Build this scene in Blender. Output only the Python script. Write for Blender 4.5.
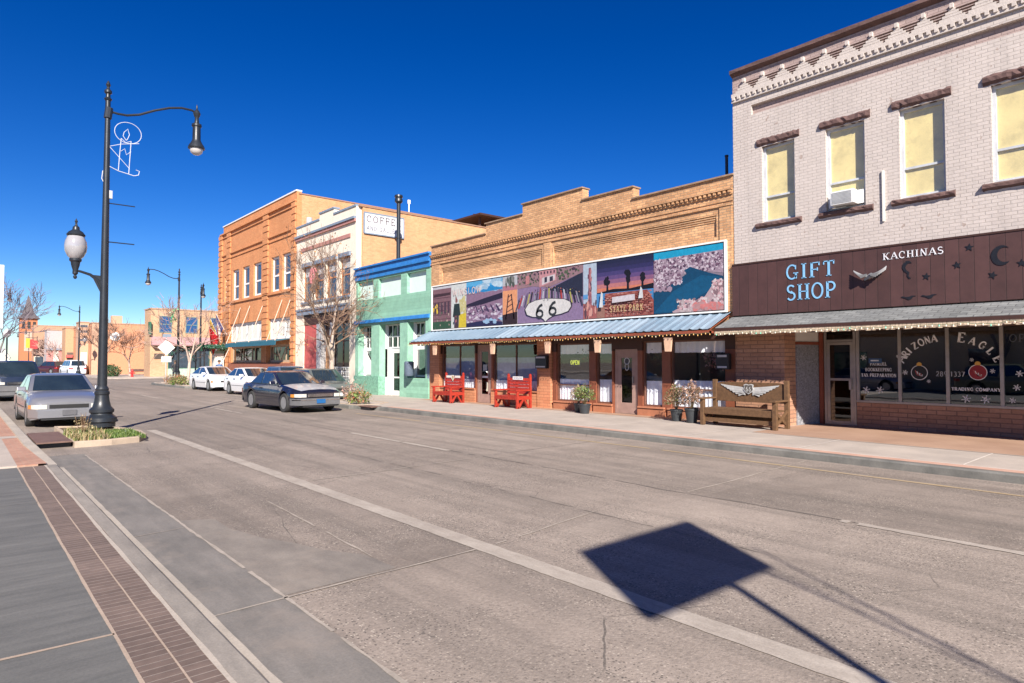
import bpy, bmesh, math, random
from mathutils import Vector, Matrix
R = math.radians
scene = bpy.context.scene
for o in list(bpy.data.objects): bpy.data.objects.remove(o)
# ------------------------------------------------------------------ camera
cam = bpy.data.cameras.new('camera'); camo = bpy.data.objects.new('camera', cam)
scene.collection.objects.link(camo); scene.camera = camo
cam.sensor_width = 36; cam.lens = 22.5; cam.clip_start = .05; cam.clip_end = 3000
camo.location = (0, 0, 1.75); camo.rotation_euler = (R(91.835), 0, R(-40.931))
# ------------------------------------------------------------------ sky and sun
SUN_AZ, SUN_EL = 30.5, 33.5           # the light travels towards +X +Y
w = bpy.data.worlds.new('World'); scene.world = w; w.use_nodes = True
nt = w.node_tree; bg = nt.nodes['Background']
sky = nt.nodes.new('ShaderNodeTexSky'); sky.sky_type = 'NISHITA'; sky.sun_disc = False
sky.sun_elevation = R(SUN_EL); sky.sun_rotation = R(180 + SUN_AZ)
sky.altitude = 1500; sky.air_density = 1.0; sky.dust_density = 0.3; sky.ozone_density = 3.5
hs = nt.nodes.new('ShaderNodeHueSaturation'); hs.inputs['Saturation'].default_value = 1.38
hs.inputs['Value'].default_value = 1.0; hs.inputs['Hue'].default_value = .513
nt.links.new(sky.outputs[0], hs.inputs['Color'])
def scl(sock, k):
    v = nt.nodes.new('ShaderNodeVectorMath'); v.operation = 'SCALE'; v.inputs['Scale'].default_value = k; nt.links.new(sock, v.inputs[0]); return v.outputs[0]
gm = nt.nodes.new('ShaderNodeGamma'); gm.inputs[1].default_value = 1.17      # a deeper blue overhead
nt.links.new(scl(hs.outputs[0], .1), gm.inputs[0]); nt.links.new(scl(gm.outputs[0], 10), bg.inputs[0])
bg.inputs[1].default_value = 0.068
sl = bpy.data.lights.new('sun', 'SUN'); sl.energy = 5.0; sl.angle = R(.53); sl.color = (1, .93, .84)
so = bpy.data.objects.new('sun', sl); scene.collection.objects.link(so)
tr = Vector((math.sin(R(SUN_AZ))*math.cos(R(SUN_EL)), math.cos(R(SUN_AZ))*math.cos(R(SUN_EL)), -math.sin(R(SUN_EL))))
so.rotation_euler = tr.to_track_quat('-Z', 'Y').to_euler(); so.location = (-20, -30, 30)
scene.view_settings.view_transform = 'Standard'; scene.view_settings.look = 'None'
scene.view_settings.exposure = 0.98; scene.view_settings.gamma = 1
scene.render.resolution_x = 1024; scene.render.resolution_y = 683

# ------------------------------------------------------------------ materials
_m = {}
KA = .96            # paint and masonry read a little darker than their nominal values
def kc(c): return tuple(x*KA for x in c[:3])
def newmat(name):
    m = bpy.data.materials.new(name); m.use_nodes = True
    return m, m.node_tree, m.node_tree.nodes['Principled BSDF']
def N(nt, t, **k):
    n = nt.nodes.new(t)
    for a, b in k.items():
        if hasattr(n, a): setattr(n, a, b)
    return n
def math_(nt, op, a, b=None, c=None):
    n = nt.nodes.new('ShaderNodeMath'); n.operation = op
    for i, v in enumerate((a, b, c)):
        if v is None: continue
        if isinstance(v, (int, float)): n.inputs[i].default_value = v
        else: nt.links.new(v, n.inputs[i])
    return n.outputs[0]
def mixc(nt, f, a, b, mode='MIX'):
    n = nt.nodes.new('ShaderNodeMix'); n.data_type = 'RGBA'; n.blend_type = mode
    for i, v in ((0, f), (6, a), (7, b)):
        if isinstance(v, (int, float)): n.inputs[i].default_value = v
        elif isinstance(v, tuple): n.inputs[i].default_value = (*v[:3], 1)
        else: nt.links.new(v, n.inputs[i])
    return n.outputs[2]
def noise(nt, vec, scale, detail=4, rough=.55):
    n = nt.nodes.new('ShaderNodeTexNoise'); n.inputs['Scale'].default_value = scale
    n.inputs['Detail'].default_value = detail; n.inputs['Roughness'].default_value = rough
    if vec is not None: nt.links.new(vec, n.inputs['Vector'])
    return n.outputs['Fac']
def ramp(nt, f, a, b):
    n = nt.nodes.new('ShaderNodeMapRange'); nt.links.new(f, n.inputs[0])
    n.inputs[1].default_value = a; n.inputs[2].default_value = b; n.clamp = True
    return n.outputs[0]
def objco(nt): return nt.nodes.new('ShaderNodeTexCoord').outputs['Object']
def bump(nt, bs, h, strength, dist=.02):
    b = nt.nodes.new('ShaderNodeBump'); b.inputs['Strength'].default_value = strength
    b.inputs['Distance'].default_value = dist
    nt.links.new(h, b.inputs['Height']); nt.links.new(b.outputs[0], bs.inputs['Normal'])
def M(name, col=(.5,.5,.5), rough=.65, metal=0, amt=.18, ns=5, bmp=.15, fine=45, coat=0, spec=.5, stain=0, emit=0):
    """plain material with two scales of colour variation, and a small bump"""
    if name in _m: return _m[name]
    if not emit: col = kc(col)
    m, nt, bs = newmat(name); co = objco(nt)
    n1 = noise(nt, co, ns); n2 = noise(nt, co, fine, 3)
    f = math_(nt, 'ADD', math_(nt, 'MULTIPLY', n1, 1.3), math_(nt, 'MULTIPLY', n2, .7))
    f = ramp(nt, f, .6, 1.4)
    c = mixc(nt, f, tuple(x*(1-amt) for x in col), tuple(min(1, x*(1+amt)) for x in col))
    if stain:
        s = ramp(nt, noise(nt, co, 1.7, 6, .7), .5, .72)
        c = mixc(nt, math_(nt, 'MULTIPLY', s, stain), c, tuple(x*.45 for x in col))
    nt.links.new(c, bs.inputs['Base Color'])
    bs.inputs['Roughness'].default_value = rough; bs.inputs['Metallic'].default_value = metal
    bs.inputs['Coat Weight'].default_value = coat; bs.inputs['Coat Roughness'].default_value = .04
    bs.inputs['Specular IOR Level'].default_value = spec
    if bmp: bump(nt, bs, n2, bmp, .01)
    if emit:
        bs.inputs['Emission Color'].default_value = (*col, 1); bs.inputs['Emission Strength'].default_value = emit
    _m[name] = m; return m
def wallco(nt, swap=False):
    """brick coordinates: metres along the wall and up, from the face's own direction"""
    tc = nt.nodes.new('ShaderNodeTexCoord'); s = nt.nodes.new('ShaderNodeSeparateXYZ'); nt.links.new(tc.outputs['Object'], s.inputs[0])
    g = nt.nodes.new('ShaderNodeSeparateXYZ'); nt.links.new(tc.outputs['Normal'], g.inputs[0])
    ax = math_(nt, 'GREATER_THAN', math_(nt, 'ABSOLUTE', g.outputs[0]), .6)
    az = math_(nt, 'GREATER_THAN', math_(nt, 'ABSOLUTE', g.outputs[2]), .6)
    def sel(f, a, b):
        n = nt.nodes.new('ShaderNodeMix'); nt.links.new(f, n.inputs[0]); nt.links.new(a, n.inputs[2]); nt.links.new(b, n.inputs[3]); return n.outputs[0]
    u = sel(ax, s.outputs[0], s.outputs[1]); v = sel(az, s.outputs[2], s.outputs[1])
    if swap: u, v = s.outputs[1], s.outputs[0]
    c = nt.nodes.new('ShaderNodeCombineXYZ'); nt.links.new(u, c.inputs[0]); nt.links.new(v, c.inputs[1])
    return c.outputs[0], tc.outputs['Object']
def brick(name, c1, c2, mortar, bw=.21, bh=.072, ms=.009, rough=.85, bstr=.6, amt=.2, stain=.25, big=.8, chip=None, swap=False):
    if name in _m: return _m[name]
    c1, c2, mortar = kc(c1), kc(c2), kc(mortar)
    m, nt, bs = newmat(name); uv, co = wallco(nt, swap)
    b = nt.nodes.new('ShaderNodeTexBrick'); nt.links.new(uv, b.inputs['Vector'])
    b.inputs['Scale'].default_value = 1; b.inputs['Brick Width'].default_value = bw; b.inputs['Row Height'].default_value = bh
    b.inputs['Mortar Size'].default_value = ms; b.inputs['Mortar Smooth'].default_value = .25; b.inputs['Bias'].default_value = 0
    b.inputs['Color1'].default_value = (*c1, 1); b.inputs['Color2'].default_value = (*c2, 1); b.inputs['Mortar'].default_value = (*mortar, 1)
    n1 = noise(nt, co, big, 5); n2 = noise(nt, co, 14, 4)
    f = ramp(nt, math_(nt, 'ADD', n1, math_(nt, 'MULTIPLY', n2, .8)), .55, 1.25)
    c = mixc(nt, 1.0, b.outputs['Color'], mixc(nt, f, (1-amt,)*3, (1+amt,)*3), 'MULTIPLY')
    s = ramp(nt, noise(nt, co, 1.3, 8, .75), .56, .75)
    c = mixc(nt, math_(nt, 'MULTIPLY', s, stain), c, tuple(x*.5 for x in c1))
    mp = nt.nodes.new('ShaderNodeMapping'); mp.inputs['Scale'].default_value = (3.2, 3.2, .28); nt.links.new(co, mp.inputs[0])
    s = ramp(nt, noise(nt, mp.outputs[0], 1.0, 6, .7), .50, .74)           # rain streaks
    c = mixc(nt, math_(nt, 'MULTIPLY', s, .30), c, tuple(x*.55 for x in c2))
    if chip:
        s = math_(nt, 'GREATER_THAN', noise(nt, co, 5.5, 3), .69)
        c = mixc(nt, math_(nt, 'MULTIPLY', s, .75), c, chip)
    nt.links.new(c, bs.inputs['Base Color']); bs.inputs['Roughness'].default_value = rough
    h = math_(nt, 'SUBTRACT', math_(nt, 'MULTIPLY', n2, .35), b.outputs['Fac'])
    bump(nt, bs, h, bstr, .012); _m[name] = m; return m
def boards(name, col, axis='v', wdt=.2, gap=.06, amt=.2, rough=.7, dark=.35):
    """vertical boards with grooves"""
    if name in _m: return _m[name]
    col = kc(col)
    m, nt, bs = newmat(name); uv, co = wallco(nt); s = nt.nodes.new('ShaderNodeSeparateXYZ'); nt.links.new(uv, s.inputs[0])
    u = math_(nt, 'DIVIDE', s.outputs[0 if axis == 'v' else 1], wdt); fr = math_(nt, 'FRACT', u); fl = math_(nt, 'FLOOR', u)
    g = math_(nt, 'LESS_THAN', fr, gap)
    wn = nt.nodes.new('ShaderNodeTexWhiteNoise'); wn.noise_dimensions = '1D'; nt.links.new(fl, wn.inputs['W'])
    n1 = noise(nt, co, 3, 6, .7)
    f = ramp(nt, math_(nt, 'ADD', n1, math_(nt, 'MULTIPLY', wn.outputs['Value'], .35)), .35, .95)
    c = mixc(nt, f, tuple(x*(1-amt) for x in col), tuple(x*(1+amt) for x in col))
    c = mixc(nt, g, c, tuple(x*dark for x in col)); nt.links.new(c, bs.inputs['Base Color'])
    bs.inputs['Roughness'].default_value = rough; bump(nt, bs, math_(nt, 'SUBTRACT', math_(nt, 'MULTIPLY', n1, .1), g), .6, .012)
    _m[name] = m; return m
def print_mat():
    """coloured shapes of signs, pictures and small painted things (colour kept per face)"""
    if 'print' in _m: return _m['print']
    m, nt, bs = newmat('print'); a = nt.nodes.new('ShaderNodeAttribute'); a.attribute_name = 'Col'; co = objco(nt)
    f = ramp(nt, noise(nt, co, 9, 5, .65), .3, .7)
    c = mixc(nt, 1.0, a.outputs['Color'], mixc(nt, f, (.74,)*3, (1.0,)*3), 'MULTIPLY')
    nt.links.new(c, bs.inputs['Base Color']); bs.inputs['Roughness'].default_value = .55
    _m['print'] = m; return m
def shop_glass(name, refl=.28, tint=(.55,.6,.6)):
    if name in _m: return _m[name]
    m, nt, bs = newmat(name); nt.nodes.remove(bs); out = nt.nodes['Material Output']
    t = nt.nodes.new('ShaderNodeBsdfTransparent'); t.inputs[0].default_value = (*tint, 1)
    g = nt.nodes.new('ShaderNodeBsdfGlossy'); g.inputs['Roughness'].default_value = .015; g.inputs[0].default_value = (.95,.97,1,1)
    n = noise(nt, objco(nt), .9, 2); b = nt.nodes.new('ShaderNodeBump'); b.inputs['Strength'].default_value = .03; b.inputs['Distance'].default_value = .05
    nt.links.new(n, b.inputs['Height']); nt.links.new(b.outputs[0], g.inputs['Normal'])
    fr = nt.nodes.new('ShaderNodeLayerWeight'); fr.inputs[0].default_value = .5
    f = math_(nt, 'ADD', math_(nt, 'MULTIPLY', math_(nt, 'POWER', fr.outputs['Facing'], 4), .6), refl*.6)
    mx = nt.nodes.new('ShaderNodeMixShader'); nt.links.new(f, mx.inputs[0]); nt.links.new(t.outputs[0], mx.inputs[1]); nt.links.new(g.outputs[0], mx.inputs[2])
    nt.links.new(mx.outputs[0], out.inputs[0]); _m[name] = m; return m
def car_paint(name, col, metal=0., rough=.28):
    if name in _m: return _m[name]
    m, nt, bs = newmat(name); co = objco(nt)
    d = ramp(nt, noise(nt, co, 3, 5, .7), .35, .8)
    nt.links.new(mixc(nt, math_(nt, 'MULTIPLY', d, .22), col, tuple(.75*c+.06 for c in col)), bs.inputs['Base Color'])
    bs.inputs['Roughness'].default_value = rough; bs.inputs['Metallic'].default_value = metal
    bs.inputs['Coat Weight'].default_value = .7; bs.inputs['Coat Roughness'].default_value = .06
    _m[name] = m; return m

# ------------------------------------------------------------------ mesh builder
WORLD = {}
class MB:
    def __init__(s): s.v = []; s.f = []; s.c = []; s.sm = []; s.M = None; s.col = (.5,.5,.5); s.smooth = False
    def add(s, vs, fs, col=None, smooth=None):
        o = len(s.v)
        for p in vs:
            p = Vector(p); s.v.append(s.M @ p if s.M else p)
        for f in fs:
            s.f.append([o+i for i in f]); s.c.append(col or s.col); s.sm.append(s.smooth if smooth is None else smooth)
        return s
    def box(s, x0, x1, y0, y1, z0, z1, col=None):
        return s.add([(x, y, z) for z in (z0, z1) for y in (y0, y1) for x in (x0, x1)],
            [(0,2,3,1),(4,5,7,6),(0,1,5,4),(2,6,7,3),(0,4,6,2),(1,3,7,5)], col)
    def poly(s, pts, col=None): return s.add(pts, [tuple(range(len(pts)))], col)
    def prism(s, pts, d, col=None):
        """polygon (3-D points) pushed along d"""
        n = len(pts); d = Vector(d); vs = [Vector(p) for p in pts]; vs += [p+d for p in vs]
        return s.add(vs, [tuple(range(n))[::-1], tuple(range(n, 2*n))]+[(i, (i+1) % n, n+(i+1) % n, n+i) for i in range(n)], col)
    def tube(s, pts, rad, n=8, col=None, caps=True):
        pts = [Vector(p) for p in pts]
        if isinstance(rad, (int, float)): rad = [rad]*len(pts)
        vs = []; ref = None
        for i, p in enumerate(pts):
            t = (pts[min(i+1, len(pts)-1)]-pts[max(i-1, 0)]).normalized()
            if ref is None: ref = Vector((0,0,1)) if abs(t.z) < .9 else Vector((1,0,0))
            a = ref-t*ref.dot(t)
            if a.length < 1e-4: a = t.orthogonal()
            a.normalize(); b = t.cross(a); ref = a
            for k in range(n):
                an = 2*math.pi*k/n; vs.append(p+(a*math.cos(an)+b*math.sin(an))*rad[i])
        fs = [(i*n+k, i*n+(k+1) % n, (i+1)*n+(k+1) % n, (i+1)*n+k) for i in range(len(pts)-1) for k in range(n)]
        s.add(vs, fs, col, n > 4)
        if caps: s.add(vs[:n], [tuple(range(n))[::-1]], col, False); s.add(vs[-n:], [tuple(range(n))], col, False)
        return s
    def lathe(s, c, prof, n=20, col=None, axis='z', smooth=True):
        vs = []
        for r, z in prof:
            for k in range(n):
                a = 2*math.pi*k/n; x, y = r*math.cos(a), r*math.sin(a)
                vs.append({'z': (c[0]+x, c[1]+y, c[2]+z), 'x': (c[0]+z, c[1]+x, c[2]+y), 'y': (c[0]+x, c[1]+z, c[2]+y)}[axis])
        fs = [(i*n+k, i*n+(k+1) % n, (i+1)*n+(k+1) % n, (i+1)*n+k) for i in range(len(prof)-1) for k in range(n)]
        s.add(vs, fs, col, smooth)
        if prof[0][0] > 1e-4: s.add(vs[:n], [tuple(range(n))[::-1]], col, False)
        if prof[-1][0] > 1e-4: s.add(vs[-n:], [tuple(range(n))], col, False)
        return s
    def build(s, name, mat, parent=None, colors=False, loc=None, edge=35, bevel=0):
        me = bpy.data.meshes.new(name)
        sh = Vector(loc) if loc else Vector((0,0,0))
        me.from_pydata([tuple(p-sh) for p in s.v], [], s.f)
        me.polygons.foreach_set('use_smooth', s.sm)
        if colors or mat == 'print':
            ca = me.color_attributes.new('Col', 'FLOAT_COLOR', 'CORNER'); buf = []
            for f, c in zip(s.f, s.c):
                for _ in f: buf += [c[0], c[1], c[2], 1]
            ca.data.foreach_set('color', buf)
        me.materials.append(print_mat() if mat == 'print' else mat)
        bm = bmesh.new(); bm.from_mesh(me)
        bmesh.ops.recalc_face_normals(bm, faces=bm.faces)
        if any(s.sm):
            for e in bm.edges:
                if len(e.link_faces) == 2 and e.calc_face_angle(0) > R(edge): e.smooth = False
        bm.to_mesh(me); bm.free(); me.update()
        o = bpy.data.objects.new(name, me); scene.collection.objects.link(o)
        if loc: o.location = sh
        if parent is not None:
            o.parent = parent
            if parent.name in WORLD: o.location = o.location-Vector(WORLD[parent.name])
        if bevel:
            b = o.modifiers.new('bevel', 'BEVEL'); b.width = bevel; b.segments = 2; b.limit_method = 'ANGLE'; b.angle_limit = R(40)
        return o
def tag(o, label=None, cat=None, group=None, kind=None):
    if label: o['label'] = label
    if cat: o['category'] = cat
    if group: o['group'] = group
    if kind: o['kind'] = kind
    return o
def thing(name, label, cat, loc=(0,0,0), rz=0, group=None, world=False):
    """Empty at the base of a thing; world=True: its parts are written in street coordinates"""
    o = bpy.data.objects.new(name, None); scene.collection.objects.link(o); o.location = loc; o.rotation_euler = (0,0,rz)
    o.empty_display_size = .2
    if world: WORLD[o.name] = loc
    return tag(o, label, cat, group)
def solo(mb, name, mat, label, cat, group=None, **k):
    xs = [p.x for p in mb.v]; ys = [p.y for p in mb.v]; zs = [p.z for p in mb.v]
    return tag(mb.build(name, mat, None, loc=((min(xs)+max(xs))/2, (min(ys)+max(ys))/2, min(zs)), **k), label, cat, group)
def struct(mb, name, mat, **k): return tag(mb.build(name, mat, None, **k), kind='structure')
def kids(o): return [c for c in bpy.data.objects if c.parent == o]
def copy_tree(o, parent=None):
    c = o.copy(); scene.collection.objects.link(c); c.parent = parent
    for ch in kids(o): copy_tree(ch, c)
    return c

# ------------------------------------------------------------------ lettering drawn with strokes
def arc(cx, cy, rx, ry, a0, a1, n=14): return [(cx+rx*math.cos(R(a0+(a1-a0)*i/n)), cy+ry*math.sin(R(a0+(a1-a0)*i/n))) for i in range(n+1)]
def G_(serif):
    T, t = (.14, .062) if serif else (.15, .15)
    g = {
    'A': (.8, [([(.06,0),(.4,1)],t),([(.4,1),(.74,0)],T),([(.18,.35),(.62,.35)],t)], [(.06,0),(.74,0)]),
    'B': (.72, [([(.16,0),(.16,1)],T),([(.16,.96)]+arc(.36,.74,.2,.22,90,-90)+[(.16,.52)],t),([(.16,.52)]+arc(.38,.28,.24,.24,90,-90)+[(.16,.04)],t)], []),
    'C': (.78, [(arc(.42,.5,.32,.46,50,310,22),(T+t)/2),([(.64,.62),(.64,.92)],t)], []),
    'D': (.8, [([(.16,0),(.16,1)],T),([(.16,.96)]+arc(.36,.5,.34,.46,90,-90,18)+[(.16,.04)],(T+t)/2)], []),
    'E': (.7, [([(.16,0),(.16,1)],T),([(.1,.96),(.62,.96)],t),([(.16,.52),(.5,.52)],t),([(.1,.04),(.64,.04)],t),([(.6,1),(.6,.8)],t),([(.62,0),(.62,.2)],t)], []),
    'F': (.68, [([(.16,0),(.16,1)],T),([(.08,.96),(.62,.96)],t),([(.16,.52),(.5,.52)],t),([(.6,1),(.6,.76)],t),([(.5,.42),(.5,.62)],t)], [(.16,0)]),
    'G': (.84, [(arc(.42,.5,.32,.46,50,330,22),(T+t)/2),([(.64,.66),(.64,.94)],t),([(.66,.05),(.66,.42)],T*.8),([(.5,.42),(.8,.42)],t)], []),
    'H': (.84, [([(.18,0),(.18,1)],T),([(.66,0),(.66,1)],T),([(.18,.52),(.66,.52)],t)], [(.18,0),(.66,0),(.18,1),(.66,1)]),
    'I': (.4, [([(.2,0),(.2,1)],T)], [(.2,0),(.2,1)]),
    'K': (.82, [([(.18,0),(.18,1)],T),([(.18,.36),(.68,1)],t),([(.34,.56),(.7,0)],T)], [(.18,0),(.18,1),(.7,0),(.66,1)]),
    'L': (.66, [([(.16,0),(.16,1)],T),([(.08,.04),(.6,.04)],t),([(.58,0),(.58,.24)],t)], [(.16,1)]),
    'M': (.96, [([(.14,0),(.14,1)],t),([(.14,1),(.48,.1)],T),([(.48,.1),(.8,1)],t),([(.8,0),(.8,1)],T)], [(.14,0),(.8,0)]),
    'N': (.86, [([(.16,0),(.16,1)],t),([(.16,1),(.68,0)],T),([(.68,0),(.68,1)],t)], [(.16,0),(.68,1)]),
    'O': (.84, [(arc(.42,.5,.32,.46,0,360,26),(T+t)/2)], []),
    'P': (.7, [([(.16,0),(.16,1)],T),([(.16,.96)]+arc(.36,.71,.24,.25,90,-90)+[(.16,.46)],(T+t)/2)], [(.16,0)]),
    'R': (.8, [([(.16,0),(.16,1)],T),([(.16,.96)]+arc(.36,.73,.22,.23,90,-90)+[(.16,.5)],(T+t)/2),([(.38,.5),(.68,0)],T)], [(.16,0),(.68,0)]),
    'S': (.68, [(arc(.33,.73,.22,.22,30,270,12)+arc(.33,.27,.24,.24,90,-150,12),(T+t)/2)], []),
    'T': (.74, [([(.37,0),(.37,1)],T),([(.05,.96),(.69,.96)],t),([(.08,1),(.08,.76)],t),([(.66,1),(.66,.76)],t)], [(.37,0)]),
    'U': (.82, [([(.18,1),(.18,.3)]+arc(.42,.3,.24,.26,180,360)+[(.66,.3),(.66,1)],(T+t)/2)], [(.18,1),(.66,1)]),
    'W': (1.06, [([(.06,1),(.3,0)],T),([(.3,0),(.52,.9)],t),([(.52,.9),(.76,0)],T),([(.76,0),(.98,1)],t)], [(.06,1),(.98,1)]),
    'X': (.76, [([(.06,1),(.68,0)],T),([(.06,0),(.68,1)],t)], []),
    'Y': (.76, [([(.06,1),(.38,.5)],T),([(.7,1),(.38,.5)],t),([(.38,.5),(.38,0)],T)], [(.38,0)]),
    'Z': (.7, [([(.06,.95),(.62,.95)],t),([(.62,.95),(.06,.05)],T),([(.06,.05),(.64,.05)],t)], []),
    '1': (.5, [([(.25,0),(.25,1),(.1,.85)],T)], []), '2': (.66, [(arc(.33,.72,.24,.24,160,-30,12)+[(.08,.05),(.6,.05)],(T+t)/2)], []),
    '3': (.64, [(arc(.3,.74,.22,.22,140,-90,12),(T+t)/2),(arc(.3,.27,.25,.25,90,-140,12),(T+t)/2)], []),
    '0': (.68, [(arc(.34,.5,.24,.44,0,360,22),(T+t)/2)], []), '4': (.68, [([(.5,0),(.5,1),(.06,.3),(.64,.3)],t)], []),
    '6': (.7, [([(.5,.97),(.3,.8),(.15,.5)]+arc(.35,.3,.22,.26,160,520,22),.15)], []),
    '7': (.62, [([(.06,.95),(.58,.95),(.25,0)],(T+t)/2)], []),
    '8': (.68, [(arc(.34,.74,.19,.21,0,360,16),(T+t)/2),(arc(.34,.27,.25,.25,0,360,16),(T+t)/2)], []),
    '9': (.68, [(arc(.34,.7,.24,.26,0,360,18)+[(.5,.2),(.25,.02)],(T+t)/2)], []),
    '-': (.4, [([(.05,.42),(.35,.42)],t)], []), ' ': (.4, [], []), '.': (.25, [([(.12,0),(.12,.12)],.13)], []), "'": (.2, [([(.1,1),(.1,.8)],.1)], []),
    '&': (.8, [([(.7,0),(.2,.7)]+arc(.34,.8,.15,.16,180,0)+[(.1,.3)]+arc(.3,.22,.2,.2,160,330),.1)], []),
    }
    return g, t
FS, FN = G_(True), G_(False)
def ribbon(mb, pts, w, place, col, th):
    P = [Vector((a, b)) for a, b in pts]; L = []; Rr = []
    for i, p in enumerate(P):
        d = (P[min(i+1, len(P)-1)]-P[max(i-1, 0)])
        if d.length < 1e-6: d = Vector((1, 0))
        d.normalize(); n = Vector((-d.y, d.x))
        if 0 < i < len(P)-1:
            d0 = (P[i]-P[i-1]).normalized(); c = max(.45, abs(Vector((-d0.y, d0.x)).dot(n)))
        else: c = 1
        L.append(p+n*w/2/c); Rr.append(p-n*w/2/c)
    for i in range(len(P)-1):
        q = [place(*L[i]), place(*L[i+1]), place(*Rr[i+1]), place(*Rr[i])]
        if th: mb.prism(q, th, col)
        else: mb.poly(q, col)
def text(mb, s, place, h, wid=None, serif=True, col=(1,1,1), th=None, sp=.08, bold=1.0):
    """place(u, v) gives the 3-D point; the text is h high and, if asked, wid wide"""
    g, t = FS if serif else FN
    tot = sum(g[c][0]+sp for c in s)-sp; k = (wid/tot) if wid else h
    u = 0
    for c in s:
        adv, st, sf = g[c]
        for pts, wt in st:
            ribbon(mb, [((u+a)*k, b*h) for a, b in pts], wt*bold*min(k, h), place, col, th)
        if serif:
            for a, b in sf:
                bb = .035 if b == 0 else .965
                ribbon(mb, [((u+a-.15)*k, bb*h), ((u+a+.15)*k, bb*h)], .05*h, place, col, th)
        u += adv+sp
    return tot*k
def onwall(X, Y0, Z0): return lambda u, v: (X, Y0-u, Z0+v)     # a wall facing the street: reading direction is -Y
def rough_bar(mb, x0, x1, y0, y1, z0, z1, n=10, amp=.02, seed=0, col=None):
    """rock-faced stone bar running along Y"""
    rd = random.Random(seed); ring = []
    for i in range(n+1):
        y = y0+(y1-y0)*i/n; j = lambda: rd.uniform(-amp, amp)
        ring += [(x1, y, z0), (x0+.3*(x1-x0)+j(), y, z0+j()*.4), (x0+j(), y, z0+(z1-z0)*.3+j()*.5), (x0+j(), y, z0+(z1-z0)*.7+j()*.5), (x0+.3*(x1-x0)+j(), y, z1+j()*.4), (x1, y, z1)]
    fs = [(i*6+k, i*6+(k+1) % 6, (i+1)*6+(k+1) % 6, (i+1)*6+k) for i in range(n) for k in range(6)]
    fs += [tuple(range(6)), tuple(range(n*6, n*6+6))]
    mb.add(ring, fs, col, False)
def holes(mb, x0, x1, y0, y1, z0, z1, hs, col=None):
    """wall slab from x0 to x1 with rectangular openings (ya, yb, za, zb)"""
    zs = sorted({z0, z1, *[h[2] for h in hs], *[h[3] for h in hs]}); zs = [z for z in zs if z0 <= z <= z1]
    for za, zb in zip(zs, zs[1:]):
        zc = (za+zb)/2; cut = sorted((max(h[0], y0), min(h[1], y1)) for h in hs if h[2] < zc < h[3]); y = y0
        for a, b in cut:
            if a > y+1e-5: mb.box(x0, x1, y, a, za, zb, col)
            y = max(y, b)
        if y < y1-1e-5: mb.box(x0, x1, y, y1, za, zb, col)

def each(name, mat, root, boxes):
    for b in boxes: mb = MB(); mb.box(*b); mb.build(name, mat, root)
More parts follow.
